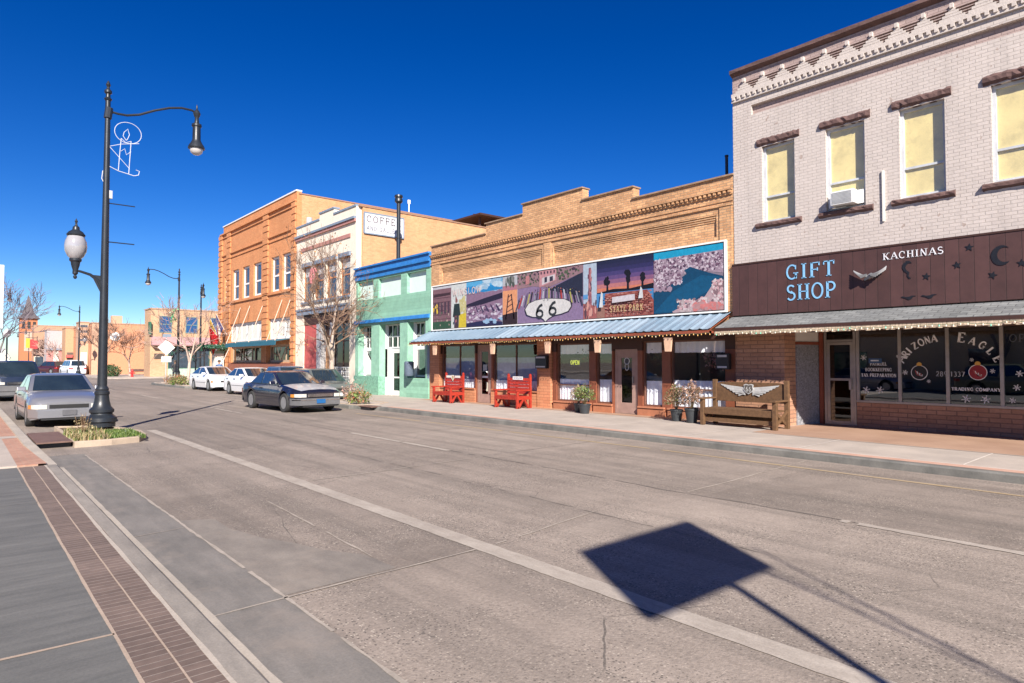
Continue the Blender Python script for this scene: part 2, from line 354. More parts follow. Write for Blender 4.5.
# ------------------------------------------------------------------ the ground materials
def road_mat():
    m, nt, bs = newmat('old_concrete_road'); co = objco(nt)
    s = nt.nodes.new('ShaderNodeSeparateXYZ'); nt.links.new(co, s.inputs[0]); x, y = s.outputs[0], s.outputs[1]
    # poured panels: one tone per panel
    wob = math_(nt, 'MULTIPLY', math_(nt, 'SUBTRACT', noise(nt, co, 1.2, 3), .5), .12)
    px = math_(nt, 'FLOOR', math_(nt, 'DIVIDE', math_(nt, 'ADD', math_(nt, 'SUBTRACT', x, .05), wob), 3.66))
    py = math_(nt, 'FLOOR', math_(nt, 'DIVIDE', math_(nt, 'ADD', math_(nt, 'SUBTRACT', y, .4), wob), 4.35))
    c = nt.nodes.new('ShaderNodeCombineXYZ'); nt.links.new(px, c.inputs[0]); nt.links.new(py, c.inputs[1])
    wn = nt.nodes.new('ShaderNodeTexWhiteNoise'); wn.noise_dimensions = '2D'; nt.links.new(c.outputs[0], wn.inputs['Vector'])
    big = noise(nt, co, .35, 5, .6); mid = noise(nt, co, 2.2, 8, .74); fine = noise(nt, co, 30, 6, .75)
    f = math_(nt, 'ADD', math_(nt, 'MULTIPLY', wn.outputs['Value'], .2), math_(nt, 'ADD', math_(nt, 'MULTIPLY', big, .5), math_(nt, 'MULTIPLY', mid, .6)))
    f = ramp(nt, f, .38, .95)
    col = mixc(nt, f, (.185,.152,.128), (.400,.332,.280))
    # streaks worn along the traffic
    mp = nt.nodes.new('ShaderNodeMapping'); mp.inputs['Scale'].default_value = (2.2, .09, 1); nt.links.new(co, mp.inputs[0])
    st = ramp(nt, noise(nt, mp.outputs[0], 1.0, 6, .62), .42, .68)
    col = mixc(nt, math_(nt, 'MULTIPLY', st, .6), col, (.135,.116,.100))
    # aggregate
    v = nt.nodes.new('ShaderNodeTexVoronoi'); v.inputs['Scale'].default_value = 52; nt.links.new(co, v.inputs['Vector'])
    sp = nt.nodes.new('ShaderNodeSeparateColor'); nt.links.new(v.outputs['Color'], sp.inputs[0])
    near = math_(nt, 'LESS_THAN', v.outputs['Distance'], .38)
    dark = math_(nt, 'MULTIPLY', near, math_(nt, 'GREATER_THAN', sp.outputs[0], .70))
    lite = math_(nt, 'MULTIPLY', near, math_(nt, 'LESS_THAN', sp.outputs[0], .16))
    agg = ramp(nt, noise(nt, co, .8, 4, .6), .36, .6)
    col = mixc(nt, math_(nt, 'MULTIPLY', dark, math_(nt, 'MULTIPLY', agg, .8)), col, (.05,.045,.04))
    col = mixc(nt, math_(nt, 'MULTIPLY', lite, math_(nt, 'MULTIPLY', agg, .65)), col, (.60,.52,.43))
    v2 = nt.nodes.new('ShaderNodeTexVoronoi'); v2.inputs['Scale'].default_value = 9; nt.links.new(co, v2.inputs['Vector'])
    pit = math_(nt, 'MULTIPLY', math_(nt, 'LESS_THAN', v2.outputs['Distance'], .13), agg)
    col = mixc(nt, math_(nt, 'MULTIPLY', pit, .55), col, (.08,.07,.062))
    # cracks
    vc = nt.nodes.new('ShaderNodeTexVoronoi'); vc.feature = 'DISTANCE_TO_EDGE'; vc.inputs['Scale'].default_value = .33
    wv = nt.nodes.new('ShaderNodeMix'); wv.data_type = 'VECTOR'; wv.inputs[0].default_value = .13
    nn = nt.nodes.new('ShaderNodeTexNoise'); nn.inputs['Scale'].default_value = 1.6; nn.inputs['Detail'].default_value = 6; nt.links.new(co, nn.inputs['Vector'])
    nt.links.new(co, wv.inputs[4]); nt.links.new(nn.outputs['Color'], wv.inputs[5]); nt.links.new(wv.outputs[1], vc.inputs['Vector'])
    cr = math_(nt, 'MULTIPLY', math_(nt, 'LESS_THAN', vc.outputs['Distance'], .0018), ramp(nt, noise(nt, co, .6, 2), .5, .6))
    col = mixc(nt, math_(nt, 'MULTIPLY', cr, .7), col, (.09,.08,.07))
    nt.links.new(mixc(nt, 1.0, col, mixc(nt, ramp(nt, fine, .28, .72), (.66,)*3, (1.16,)*3), 'MULTIPLY'), bs.inputs['Base Color'])
    bs.inputs['Roughness'].default_value = .82; bs.inputs['Specular IOR Level'].default_value = .35
    h = math_(nt, 'ADD', math_(nt, 'MULTIPLY', v.outputs['Distance'], .6), fine); bump(nt, bs, h, .4, .008)
    return m
def slab_mat(name, a, b, streak=(.3, 3, 1), amt=.5, c3=None):
    if name in _m: return _m[name]
    a, b = kc(a), kc(b); c3 = kc(c3) if c3 else None
    m, nt, bs = newmat(name); co = objco(nt)
    mp = nt.nodes.new('ShaderNodeMapping'); mp.inputs['Scale'].default_value = streak; nt.links.new(co, mp.inputs[0])
    n1 = noise(nt, mp.outputs[0], 2.2, 7, .68); n2 = noise(nt, co, 1.1, 5, .6); n3 = noise(nt, co, 60, 3, .7)
    f = ramp(nt, math_(nt, 'ADD', math_(nt, 'MULTIPLY', n1, amt), math_(nt, 'MULTIPLY', n2, 1-amt)), .36, .66)
    c = mixc(nt, f, a, b); c = mixc(nt, 1.0, c, mixc(nt, ramp(nt, n3, .3, .7), (.88,)*3, (1.12,)*3), 'MULTIPLY')
    if c3: c = mixc(nt, math_(nt, 'MULTIPLY', ramp(nt, noise(nt, co, .8, 6, .7), .52, .7), .6), c, c3)
    nt.links.new(c, bs.inputs['Base Color']); bs.inputs['Roughness'].default_value = .8; bump(nt, bs, n3, .25, .006)
    _m[name] = m; return m
MAT_ROAD = road_mat()
MAT_APRON = slab_mat('grey_gutter_concrete', (.135,.125,.113), (.235,.212,.19), (3, .5, 1), .5, (.30,.25,.21))
MAT_SLAB = slab_mat('grey_pavement_slabs', (.095,.094,.09), (.165,.160,.150), (.5, 3.2, 1), .7)
MAT_FARSLAB = slab_mat('pale_pavement', (.35,.30,.26), (.48,.41,.35), (1, .6, 1), .4)
MAT_TAN = slab_mat('orange_tan_pavement', (.33,.20,.135), (.43,.275,.19), (1, .5, 1), .4)
MAT_KERB = slab_mat('kerb_concrete', (.33,.29,.245), (.47,.41,.345), (2, .5, 1), .5)
MAT_KERBDK = slab_mat('stained_kerb_concrete', (.10,.10,.092), (.22,.21,.19), (2, 1.2, 1), .6)
MAT_LINE = slab_mat('worn_white_paint', (.31,.265,.225), (.44,.385,.33), (5, 1.5, 1), .7, (.24,.20,.17))
MAT_YEL = slab_mat('worn_yellow_paint', (.36,.26,.14), (.43,.33,.21), (3, .4, 1), .6, (.33,.26,.19))
MAT_JOINT = slab_mat('pale_joint_filler', (.29,.25,.21), (.43,.37,.315), (2, 2, 1), .5)
MAT_PAV = brick('brown_pavers', (.130,.092,.076), (.175,.125,.103), (.25,.20,.17), 60, .078, .006, .8, .4, .25, .2, .9)
MAT_PAVO = brick('orange_pavers', (.37,.19,.13), (.44,.24,.17), (.38,.27,.2), .17, .078, .005, .8, .4, .2, .2, .9)

def sheet(name, pts, z, mat): mb = MB(); mb.poly([(a, b, z) for a, b in pts]); return struct(mb, name, mat)
def rect(name, x0, x1, y0, y1, z, mat): return sheet(name, [(x0,y0),(x1,y0),(x1,y1),(x0,y1)], z, mat)
rect('ground', -900, 1500, -600, 2200, -.03, slab_mat('dry_ground', (.30,.24,.18), (.42,.34,.26)))
rect('road', 1.2, 12.4, -60, 420, 0, MAT_ROAD)
mb = MB(); mb.poly([(12.4,59.5,.0),(90,59.5,0),(90,77.2,0),(12.4,77.2,0)]); mb.poly([(-80,59.5,0),(1.2,59.5,0),(1.2,77.2,0),(-80,77.2,0)]); struct(mb, 'cross_street', MAT_ROAD)
rect('parking_bay', 12.4, 14.2, 24.5, 47, 0, MAT_ROAD)

def wobble_line(name, a, b, w, z, mat, seed, amp=.012, step=.22, wamp=.4, gaps=0):
    rd = random.Random(seed); a = Vector(a); b = Vector(b); n = max(2, int((b-a).length/step)); d = (b-a).normalized(); q = Vector((-d.y, d.x)); mb = MB(); off = 0
    P = []
    for i in range(n+1):
        off = off*.8+rd.uniform(-amp, amp); p = a+(b-a)*i/n+q*off; ww = w/2*(1+rd.uniform(-wamp, wamp)); P.append((p+q*ww, p-q*ww))
    for i in range(n):
        if rd.random() < gaps: continue
        mb.poly([(*P[i][0], z), (*P[i+1][0], z), (*P[i+1][1], z), (*P[i][1], z)])
    return struct(mb, name, mat)
# near kerb side: gutter apron, patch, joints
rect('gutter_apron', 1.3, 1.88, -30, 14.6, .004, MAT_APRON)
sheet('concrete_patch', [(1.88,4.78),(1.88,7.78),(2.05,7.7),(2.21,7.6),(2.2,7.1),(2.33,6.5),(2.5,6.1),(2.62,5.7),(2.84,5.3),(2.86,4.80)], .003, slab_mat('patched_concrete', (.155,.135,.118), (.27,.235,.20), (2, 1, 1), .5, (.33,.27,.22)))
wobble_line('road_joint', (1.885,-4), (1.86,14.4), .026, .008, MAT_JOINT, 1, .0035, .12, .5, .03)
wobble_line('road_joint', (1.25,4.7), (3.68,4.77), .022, .008, MAT_JOINT, 2, .006, .15, .4)
wobble_line('road_joint', (3.95,4.8), (5.7,5.06), .02, .006, MAT_JOINT, 3, .01, .15, .5, .15)
wobble_line('road_joint', (2.85,5.2), (3.0,8.1), .02, .006, MAT_JOINT, 4, .008, .15, .5, .1)
wobble_line('road_joint', (1.35,7.33), (1.86,7.4), .012, .008, MAT_JOINT, 5, .004, .1)
wobble_line('road_joint', (3.95,9.1), (7.3,9.3), .03, .006, MAT_JOINT, 6, .01, .2, .5, .15)
wobble_line('road_joint', (7.45,5.0), (11.4,5.2), .03, .006, MAT_JOINT, 7, .01, .2, .5, .15)
MAT_CRACK = M('dark_crack_sealant', (.13,.112,.098), .8, amt=.3)
wobble_line('road_crack', (7.4,-6), (7.42,19), .028, .0035, MAT_CRACK, 8, .02, .2, .7, .12)
wobble_line('road_crack', (5.6,3), (5.75,16), .012, .0035, MAT_CRACK, 9, .03, .2, .7, .35)
for k, (a, b) in enumerate([((3.95,13.5),(11.2,13.8)), ((3.9,18.2),(11.2,18.4)), ((7.5,9.4),(11.4,9.5)), ((4,.4),(11.4,.9))]):
    wobble_line('road_crack', a, b, .016, .0035, MAT_CRACK, 20+k, .015, .2, .6, .2)
# painted lines
wobble_line('lane_line', (3.81,-30), (3.80,18.5), .21, .005, MAT_LINE, 30, .0015, .09, .06)
wobble_line('lane_line', (3.8,24), (3.8,56), .14, .005, MAT_LINE, 31, .004, .3, .08, .2)
for k, (a, b) in enumerate([(1.3-3,3.0),(10.4,14.6),(22.5,26.5),(34.5,38.5),(46.5,50.5)]):
    wobble_line('lane_line', (7.37,a), (7.39,b), .12, .006, MAT_LINE, 40+k, .002, .09, .2, .03)
wobble_line('lane_line', (10.2,-20), (10.62,8), .08, .005, MAT_YEL, 50, .003, .3, .2, .07)
wobble_line('lane_line', (10.62,8), (10.3,20), .08, .005, MAT_YEL, 51, .003, .3, .2, .07)

# ------------------------------------------------------------------ left pavement (the photographer's side)
ZL = .07
mb = MB()
mb.box(-40, .775, -40, 12.9, -.02, ZL); struct(mb, 'left_pavement', MAT_SLAB)
mb = MB(); mb.box(.775, 1.145, -40, 12.9, -.02, ZL); struct(mb, 'paver_strip', MAT_PAV)
mb = MB(); mb.box(.76, 1.03, 12.9, 17.8, -.02, ZL+.03); mb.box(-3, 1.03, 17.8, 59.5, -.02, ZL+.03); struct(mb, 'orange_paver_strip', MAT_PAVO)
mb = MB(); mb.box(-40, .76, 12.9, 17.8, -.02, ZL+.03); mb.box(-40, -3, 17.8, 59.5, -.02, ZL+.03); struct(mb, 'far_left_pavement', MAT_FARSLAB)
mb = MB(); mb.box(-60, 1.2, 77.2, 300, -.02, ZL+.03); struct(mb, 'distant_left_pavement', MAT_FARSLAB)
mb = MB()   # kerb: rounded nose, long
for y0, y1, h in ((-40, 12.9, ZL),):
    n = 1
    prof = [(1.145,-.02),(1.145,h+.002),(1.265,h+.002),(1.285,h-.012),(1.30,.0),(1.36,.006),(1.38,-.02)]
    mb.prism([(x, y0, z) for x, z in prof], (0, y1-y0, 0))
struct(mb, 'kerb', slab_mat('worn_kerb', (.19,.17,.15), (.34,.30,.26), (3, .5, 1), .5))
wobble_line('lit_gutter_strip', (1.345,-20), (1.345,12.9), .05, .012, MAT_KERB, 65, .002, .2, .2)  # pale strip paints the sunlit gutter edge along the kerb
mb = MB()
prof = [(1.03,-.02),(1.03,.132),(1.19,.132),(1.21,.12),(1.22,-.02)]
mb.prism([(x, 15.9, z) for x, z in prof], (0, 43, 0))
# the kerb rises towards the drain
mb.add([(1.145,12.9,-.02),(1.145,12.9,ZL),(1.28,12.9,ZL),(1.31,12.9,-.02),(1.03,15.9,-.02),(1.03,15.9,.132),(1.2,15.9,.132),(1.22,15.9,-.02)],
       [(0,1,2,3),(4,7,6,5),(1,5,6,2),(2,6,7,3),(0,4,5,1)])
struct(mb, 'far_left_kerb', MAT_KERB)
mb = MB(); mb.poly([(1.03,12.9,ZL+.03),(1.145,12.9,ZL+.03),(1.03,15.9,ZL+.03)]); struct(mb, 'paver_wedge', MAT_PAVO)
wobble_line('pavement_joint', (-6,4.95), (.77,4.63), .03, ZL+.003, slab_mat('peach_joint', (.34,.26,.20), (.44,.34,.27)), 60, .003, .2, .2)
wobble_line('pavement_joint', (-6,9.75), (.77,9.55), .018, ZL+.003, MAT_SLAB, 61, .003, .2, .2)
wobble_line('pavement_joint', (.785,-10), (.765,12.9), .022, ZL+.003, slab_mat('peach_joint', (.34,.26,.20), (.44,.34,.27)), 62, .002, .2, .2)
wobble_line('pavement_joint', (.975,-10), (.955,12.9), .012, ZL+.003, slab_mat('peach_joint', (.34,.26,.20), (.44,.34,.27)), 63, .002, .2, .2)
wobble_line('pavement_joint', (1.14,-10), (1.12,12.9), .03, ZL+.003, slab_mat('peach_joint2', (.38,.33,.28), (.46,.40,.34)), 64, .002, .2, .2)
rect('pavement_band', .55, 1.03, 17.6, 18.1, ZL+.034, MAT_FARSLAB)

# ------------------------------------------------------------------ right pavement with two bulb-outs
def outline_prism(name, pts, z0, z1, mat):
    mb = MB(); mb.prism([(a, b, z0) for a, b in pts], (0, 0, z1-z0)); return struct(mb, name, mat)
RP = [(11.7,-60),(11.7,20.6),(11.25,22.1),(11.25,24.0),(11.9,25.4),(13.35,26.4),(13.35,44.4),(12.4,45.6),(11.6,46.4),(11.5,48),(11.5,55.5),(12.0,57.6),(13.3,59.0),(15,59.4),(60,59.4),(60,-60)]
outline_prism('right_pavement', RP, -.02, .13, MAT_FARSLAB)
mb = MB()
for (a, b) in zip(RP[:-3], RP[1:-2]):
    a = Vector(a); b = Vector(b); d = (b-a).normalized(); q = Vector((-d.y, d.x)); e = .02
    pr = [(-.002,.134),(.13,.134),(.15,.11),(.155,-.02),(-.002,-.02)]
    mb.prism([(*(a+q*o-d*e*0), z) for o, z in pr], (*(b-a), 0))
struct(mb, 'right_kerb', MAT_KERBDK)
rect('orange_kerb_strip', 11.72, 11.98, -60, 20.5, .134, slab_mat('orange_strip', (.46,.27,.20), (.54,.34,.26)))
rect('tan_shop_forecourt', 13.9, 17.6, -20, 7.6, .134, MAT_TAN)
rect('shop_forecourt', 15.2, 15.8, 7.6, 23.6, .134, MAT_TAN)
MJ = slab_mat('white_joint', (.62,.56,.50), (.70,.64,.58))
for k, y in enumerate([-1.4,1.0,3.0,5.6,8.2,10.8,13.4,16.0,18.6,21.2,26.5,30,34,38,42]):
    wobble_line('pavement_joint', (12.0,y), (13.9 if y < 7.6 else 15.2,y+.02), .022, .138, MJ, 70+k, .003, .2, .3)
wobble_line('pavement_joint', (11.99,-20), (11.99,20.4), .02, .138, MJ, 90, .003, .2, .3)
wobble_line('pavement_joint', (13.9,-20), (13.9,7.6), .02, .138, MJ, 91, .003, .2, .3)
outline_prism('far_corner_pavement', [(12.4,77.2),(60,77.2),(60,97),(200,97),(200,330),(11.2,330),(11.2,96),(11.4,82),(11.7,78.5)], -.02, .12, MAT_FARSLAB)
def stone_cluster(): pass
# ------------------------------------------------------------------ shared building materials
XF = 15.75
B_TAN = brick('tan_brick', (.46,.235,.11), (.68,.38,.185), (.36,.25,.16), .21, .072, .009, .85, .7, .32, .3, .8)
B_ORW = brick('orange_brick', (.56,.22,.085), (.65,.28,.115), (.44,.22,.11), .21, .072, .007, .85, .5, .2, .22, .5)
B_SIDE = brick('side_wall_brick', (.53,.265,.12), (.64,.34,.165), (.46,.30,.18), .21, .072, .008, .85, .5, .18, .25, .4)
B_WHT = brick('painted_brick', (.52,.455,.415), (.56,.49,.447), (.445,.388,.35), .21, .074, .007, .75, .8, .08, .15, .7, chip=(.33,.25,.21))
B_ROSE = brick('rose_painted_brick', (.37,.275,.25), (.41,.31,.285), (.30,.22,.2), .21, .074, .008, .75, .8, .1, .2, .7)
B_SHOP = brick('orange_shop_brick', (.50,.20,.10), (.57,.25,.13), (.36,.15,.08), .40, .10, .008, .8, .6, .15, .2, .7)
B_GIFT = brick('rough_tan_brick', (.38,.195,.12), (.47,.255,.16), (.27,.155,.105), .40, .105, .011, .85, .9, .22, .25, .8)
MT = dict(
 darkbrown=M('dark_brown_wood', (.05,.02,.014), .6), rust=M('rust_red_paint', (.24,.06,.03), .6), stone=M('purple_brown_stone', (.115,.065,.058), .9, amt=.3, fine=25, bmp=.6),
 cream=M('cream_paint', (.80,.70,.57), .7, amt=.08, stain=.15), bluegrey=M('blue_grey_paint', (.20,.25,.32), .6), mint=boards('mint_boards', (.245,.46,.335), 'h', .16, .05, .2, .6, .8),
 mintp=M('mint_paint', (.28,.51,.375), .55, amt=.16, stain=.35), mintm=M('shade_mottled_green', (.19,.39,.28), .4, amt=.5, ns=9), blue=M('bright_blue_paint', (.03,.19,.50), .5, amt=.25, stain=.3),
 white=M('white_paint', (.78,.78,.75), .5, amt=.06), offwhite=M('warm_white', (.72,.69,.62), .6, amt=.08), cloth=M('white_cloth', (.90,.91,.95), .9, amt=.1), blind=M('yellow_blind', (.92,.74,.33), .8, amt=.14, ns=2.5, stain=.45),
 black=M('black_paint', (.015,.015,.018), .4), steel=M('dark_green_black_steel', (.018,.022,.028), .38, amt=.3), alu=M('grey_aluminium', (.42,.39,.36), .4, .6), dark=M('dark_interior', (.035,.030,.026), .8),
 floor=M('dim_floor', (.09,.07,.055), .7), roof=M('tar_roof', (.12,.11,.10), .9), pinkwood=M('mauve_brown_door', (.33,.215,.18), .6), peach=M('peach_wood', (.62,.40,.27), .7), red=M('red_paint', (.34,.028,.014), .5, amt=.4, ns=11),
 redwall=M('coral_red_wall', (.50,.10,.09), .7), teal=M('teal_canvas', (.02,.11,.16), .7), green=M('dark_green', (.03,.12,.07), .7), wood=M('weathered_bench_wood', (.125,.066,.03), .7, amt=.35, ns=14), greyp=M('pale_grey_paint', (.45,.45,.45), .6), maroon=boards('maroon_boards', (.072,.032,.029), 'v', .26, .05, .25, .6, .45),
 shingle=brick('grey_shingles', (.15,.155,.155), (.22,.225,.22), (.075,.075,.075), .28, .13, .008, .9, .5, .35, .1, 1.2, None, True), soffit=M('brown_soffit', (.10,.055,.035), .8), fringe=M('ragged_wood_fringe', (.55,.43,.31), .8, amt=.4, ns=20, fine=60),
 redbrickdk=brick('dark_red_brick', (.27,.085,.05), (.34,.11,.065), (.2,.1,.07)), clay=M('terracotta_render', (.56,.26,.14), .85, amt=.12, stain=.15), ochre=M('pinkish_render', (.56,.34,.22), .85, amt=.1, stain=.15))
GL = shop_glass('shop_glass', .30, (.4,.42,.42)); GLD = shop_glass('dim_glass', .12, (.12,.13,.13)); GLC = shop_glass('clear_glass', .12, (.98,.99,1.0))
GUP = M('dark_window_glass', (.05,.07,.09), .06, amt=.4, ns=1.5, bmp=0, spec=1.0)
def box_part(name, m, root, *b, bev=0): mb = MB(); mb.box(*b); return mb.build(name, m, root, bevel=bev)
def frame_bars(mb, x0, x1, y0, y1, z0, z1, t, mull=(), trans=()):
    mb.box(x0, x1, y0, y0+t, z0, z1); mb.box(x0, x1, y1-t, y1, z0, z1); mb.box(x0, x1, y0+t, y1-t, z0, z0+t); mb.box(x0, x1, y0+t, y1-t, z1-t, z1)
    for m in mull: mb.box(x0+.004, x1-.004, m-t*.4, m+t*.4, z0+t, z1-t)
    for zt in trans: mb.box(x0+.007, x1-.007, y0+t, y1-t, zt-t*.4, zt+t*.4)
def window(root, x, y0, y1, z0, z1, fm, pm, t=.05, d=.08, mull=(), trans=(), name='window'):
    mb = MB(); frame_bars(mb, x, x+d, y0, y1, z0, z1, t, mull, trans); f = mb.build(name, fm, root)
    mb = MB(); mb.box(x+d*.5, x+d*.5+.008, y0+t*.6, y1-t*.6, z0+t*.6, z1-t*.6); p = mb.build('pane', pm, f); return f
def curtain(root, x, y0, y1, z0, z1, seed=0, amp=.03, name='curtain', m=None):
    rd = random.Random(seed); mb = MB(); n = int((y1-y0)/.03)+1; ph = rd.uniform(0, 6); top = []; bot = []
    for i in range(n+1):
        y = y0+(y1-y0)*i/n; a = math.sin(i*1.15+ph+math.sin(i*.31)*1.6)*amp
        top.append((x+a*.7, y, z1+rd.uniform(-.004, .004))); bot.append((x+a*1.3, y+rd.uniform(-.006,.006), z0+rd.uniform(-.008, .01)))
    mb.add(top+bot, [(i, i+1, n+2+i, n+1+i) for i in range(n)], None, True); return mb.build(name, m or MT['cloth'], root, edge=80)

# ================================================================== GIFT SHOP (white painted brick, right)
YG0, YG1 = -8.0, 9.03
g = thing('gift_shop_building', 'two storey building of white painted brick with maroon board sign band and gift shop below', 'building', (XF, 3, .13), world=True)
wins = [(7.36, 8.22), (5.72, 6.60), (4.13, 5.00), (2.45, 3.32), (.75, 1.62), (-1.0, -.13)]
mb = MB(); holes(mb, XF, XF+.32, YG0, YG1, 2.62, 8.74, [(a, b, 5.37, 7.36) for a, b in wins]+[(-2.0, 8.5, 8.29, 8.55)])
mb.build('wall', B_WHT, g)
mb = MB(); mb.box(XF+.10, XF+.3, -2.0, 8.5, 8.29, 8.55); mb.box(XF-.002, XF+.3, YG0, YG1, 8.97, 9.45); mb.build('rose_frieze', B_ROSE, g)
mb = MB()                                            # white corbel courses, dentils and stepped pyramids
mb.box(XF-.06, XF+.3, YG0, YG1, 8.74, 8.80); mb.box(XF-.03, XF+.3, YG0, YG1, 8.80, 8.88); mb.box(XF-.07, XF+.3, YG0, YG1, 8.88, 8.97)
y = YG1-.03
while y > YG0: mb.box(XF-.09, XF-.03, y-.07, y, 8.80, 8.88); y -= .148
yc = 8.67
while yc > YG0+.3:
    for k in range(4):
        hw = .235-.058*k; mb.box(XF-.065+.003*k, XF-.002, yc-hw, yc+hw, 8.97+.062*k, 8.97+.062*(k+1)-.008)
    mb.box(XF-.09, XF-.002, yc-.03, yc+.035, 9.21, 9.31)
    yc -= .525
mb.build('cornice', M('white_corbel_brick', (.54,.475,.43), .8, amt=.1, fine=30, bmp=.5), g)
mb = MB(); yc = 8.67
while yc > YG0+.6:
    for k in range(4): mb.box(XF-.06, XF-.004, yc-.525+.235-.058*k+.01, yc-.235+.058*k-.01, 9.00+.062*k, 9.018+.062*k)
    yc -= .525
mb.build('corbel_line', B_ROSE, g)
mb = MB(); rough_bar(mb, XF-.13, XF+.35, YG0, YG1+.02, 9.45, 9.68, 60, .012, 3); mb.build('coping', MT['stone'], g)
mb = MB(); mb.box(XF+.33, 45, YG0, YG1-.002, 2.9, 9.4); mb.box(XF+6, 45, YG0, YG1-.002, .0, 2.9); mb.box(17.42, XF+6, 7.7, YG1-.002, .0, 2.9); mb.build('side_wall', B_WHT, g)
for k, (a, b) in enumerate(wins):
    mid = 6.04
    f = window(g, XF+.10, a, b, 5.37, 7.36, M('grey_white_sash', (.50,.52,.55), .6, stain=.35), GLC, .06, .09, trans=(mid,)) 
    mb = MB(); mb.box(XF+.155, XF+.16, a+.06, b-.06, (5.75 if k == 1 else 5.43), 7.30); mb.build('blind', MT['blind'], f)
    mb = MB(); rough_bar(mb, XF-.05, XF+.2, a-.13, b+.13, 7.36, 7.60, 14, .018, 10+k); mb.build('lintel', MT['stone'], g)
    mb = MB(); rough_bar(mb, XF-.08, XF+.2, a-.17, b+.17, 5.22, 5.37, 14, .012, 30+k); mb.build('sill', MT['stone'], g)
mb = MB(); mb.box(XF-.04, XF, 5.32, 5.36, 4.92, 6.08); mb.build('downpipe', MT['offwhite'], g)
# sign band
sb = box_part('sign_band', MT['maroon'], g, XF-.10, XF-.002, YG0, YG1+.01, 2.98, 4.32)
mb = MB(); mb.box(XF-.115, XF-.003, YG0, YG1+.015, 4.32, 4.36); mb.build('sign_band_cap', MT['darkbrown'], g)
XS = XF-.102; LB = (.24,.52,.80); th = (-.012, 0, 0)
mb = MB(); text(mb, 'GIFT', onwall(XS, 7.58, 3.80), .37, 1.20, True, LB, th, .12); mb.build('sign_lettering', 'print', g)
mb = MB(); text(mb, 'SHOP', onwall(XS, 7.57, 3.28), .39, 1.21, True, LB, th, .05); mb.build('sign_lettering', 'print', g)
mb = MB(); text(mb, 'KACHINAS', onwall(XS, 5.35, 4.03), .155, 1.18, True, (.80,.80,.84), th, .10, 1.0); mb.build('sign_lettering', 'print', g)
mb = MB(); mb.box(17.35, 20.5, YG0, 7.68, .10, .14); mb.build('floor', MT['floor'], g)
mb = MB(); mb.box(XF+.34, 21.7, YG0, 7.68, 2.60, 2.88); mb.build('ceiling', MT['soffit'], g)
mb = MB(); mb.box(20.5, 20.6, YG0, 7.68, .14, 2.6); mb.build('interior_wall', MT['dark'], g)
# ground floor front
mb = MB(); mb.box(XF, XF+.6, 7.69, YG1, .10, 2.62); mb.build('brick_pier', B_GIFT, g)
mb = MB(); mb.prism([(XF+.6,7.66,.10),(17.2,7.45,.10),(17.2,7.62,.10),(XF+.6,7.8,.10)], (0,0,2.1)); mb.build('stone_panel', M('pebbled_grey_panel', (.22,.22,.235), .8, amt=.55, ns=30, fine=14, bmp=.5), g)
mb = MB(); mb.prism([(XF+.6,7.66,2.28),(17.2,7.45,2.28),(17.2,7.62,2.28),(XF+.6,7.8,2.28)], (0,0,.315)); mb.build('beige_panel', MT['offwhite'], g)
mb = MB(); mb.prism([(XF+.6,7.63,2.20),(17.15,7.43,2.20),(17.15,7.5,2.20),(XF+.6,7.7,2.20)], (0,0,.075)); mb.box(17.15, 17.24, 7.35, 7.44, .13, 2.6); mb.build('red_frame', MT['rust'], g)
mb = MB(); frame_bars(mb, 17.2, 17.28, 6.55, 7.33, .14, 2.60, .06, trans=(2.30,)); df = mb.build('door_frame', MT['alu'], g)
mb = MB(); frame_bars(mb, 17.21, 17.25, 6.615, 7.265, .16, 2.265, .075, trans=(1.30,)); dr = mb.build('door', MT['alu'], g)
mb = MB(); mb.box(17.225, 17.233, 6.66, 7.22, .22, 2.2); mb.build('pane', GLD, dr)
mb = MB(); mb.box(17.14, 17.2, 6.64, 6.70, 1.05, 1.32); mb.build('handle', MT['alu'], dr)
mb = MB(); mb.box(17.225, 17.233, 6.6, 7.28, 2.34, 2.55); mb.build('transom_pane', GLD, df)
mb = MB(); holes(mb, 17.2, 17.42, YG0, 6.54, .10, .74, []); mb.build('stall_wall', B_GIFT, g)
mb = MB(); mb.box(17.16, 17.42, YG0, 6.54, .74, .79); mb.build('window_sill', MT['alu'], g)
mull = [6.5, 5.55, 4.56, 3.55, 2.55, 1.55, .55, -.45]
mb = MB(); 
for m in mull: mb.box(17.19, 17.27, m-.035, m+.035, .79, 2.54)
mb.box(17.2, 17.26, YG0, 6.5, 2.54, 2.60); wf = mb.build('window_frame', MT['alu'], g)
for a, b in zip(mull, mull[1:]):
    mb = MB(); mb.box(17.226, 17.234, b+.035, a-.035, .79, 2.54); mb.build('pane', GL, wf)
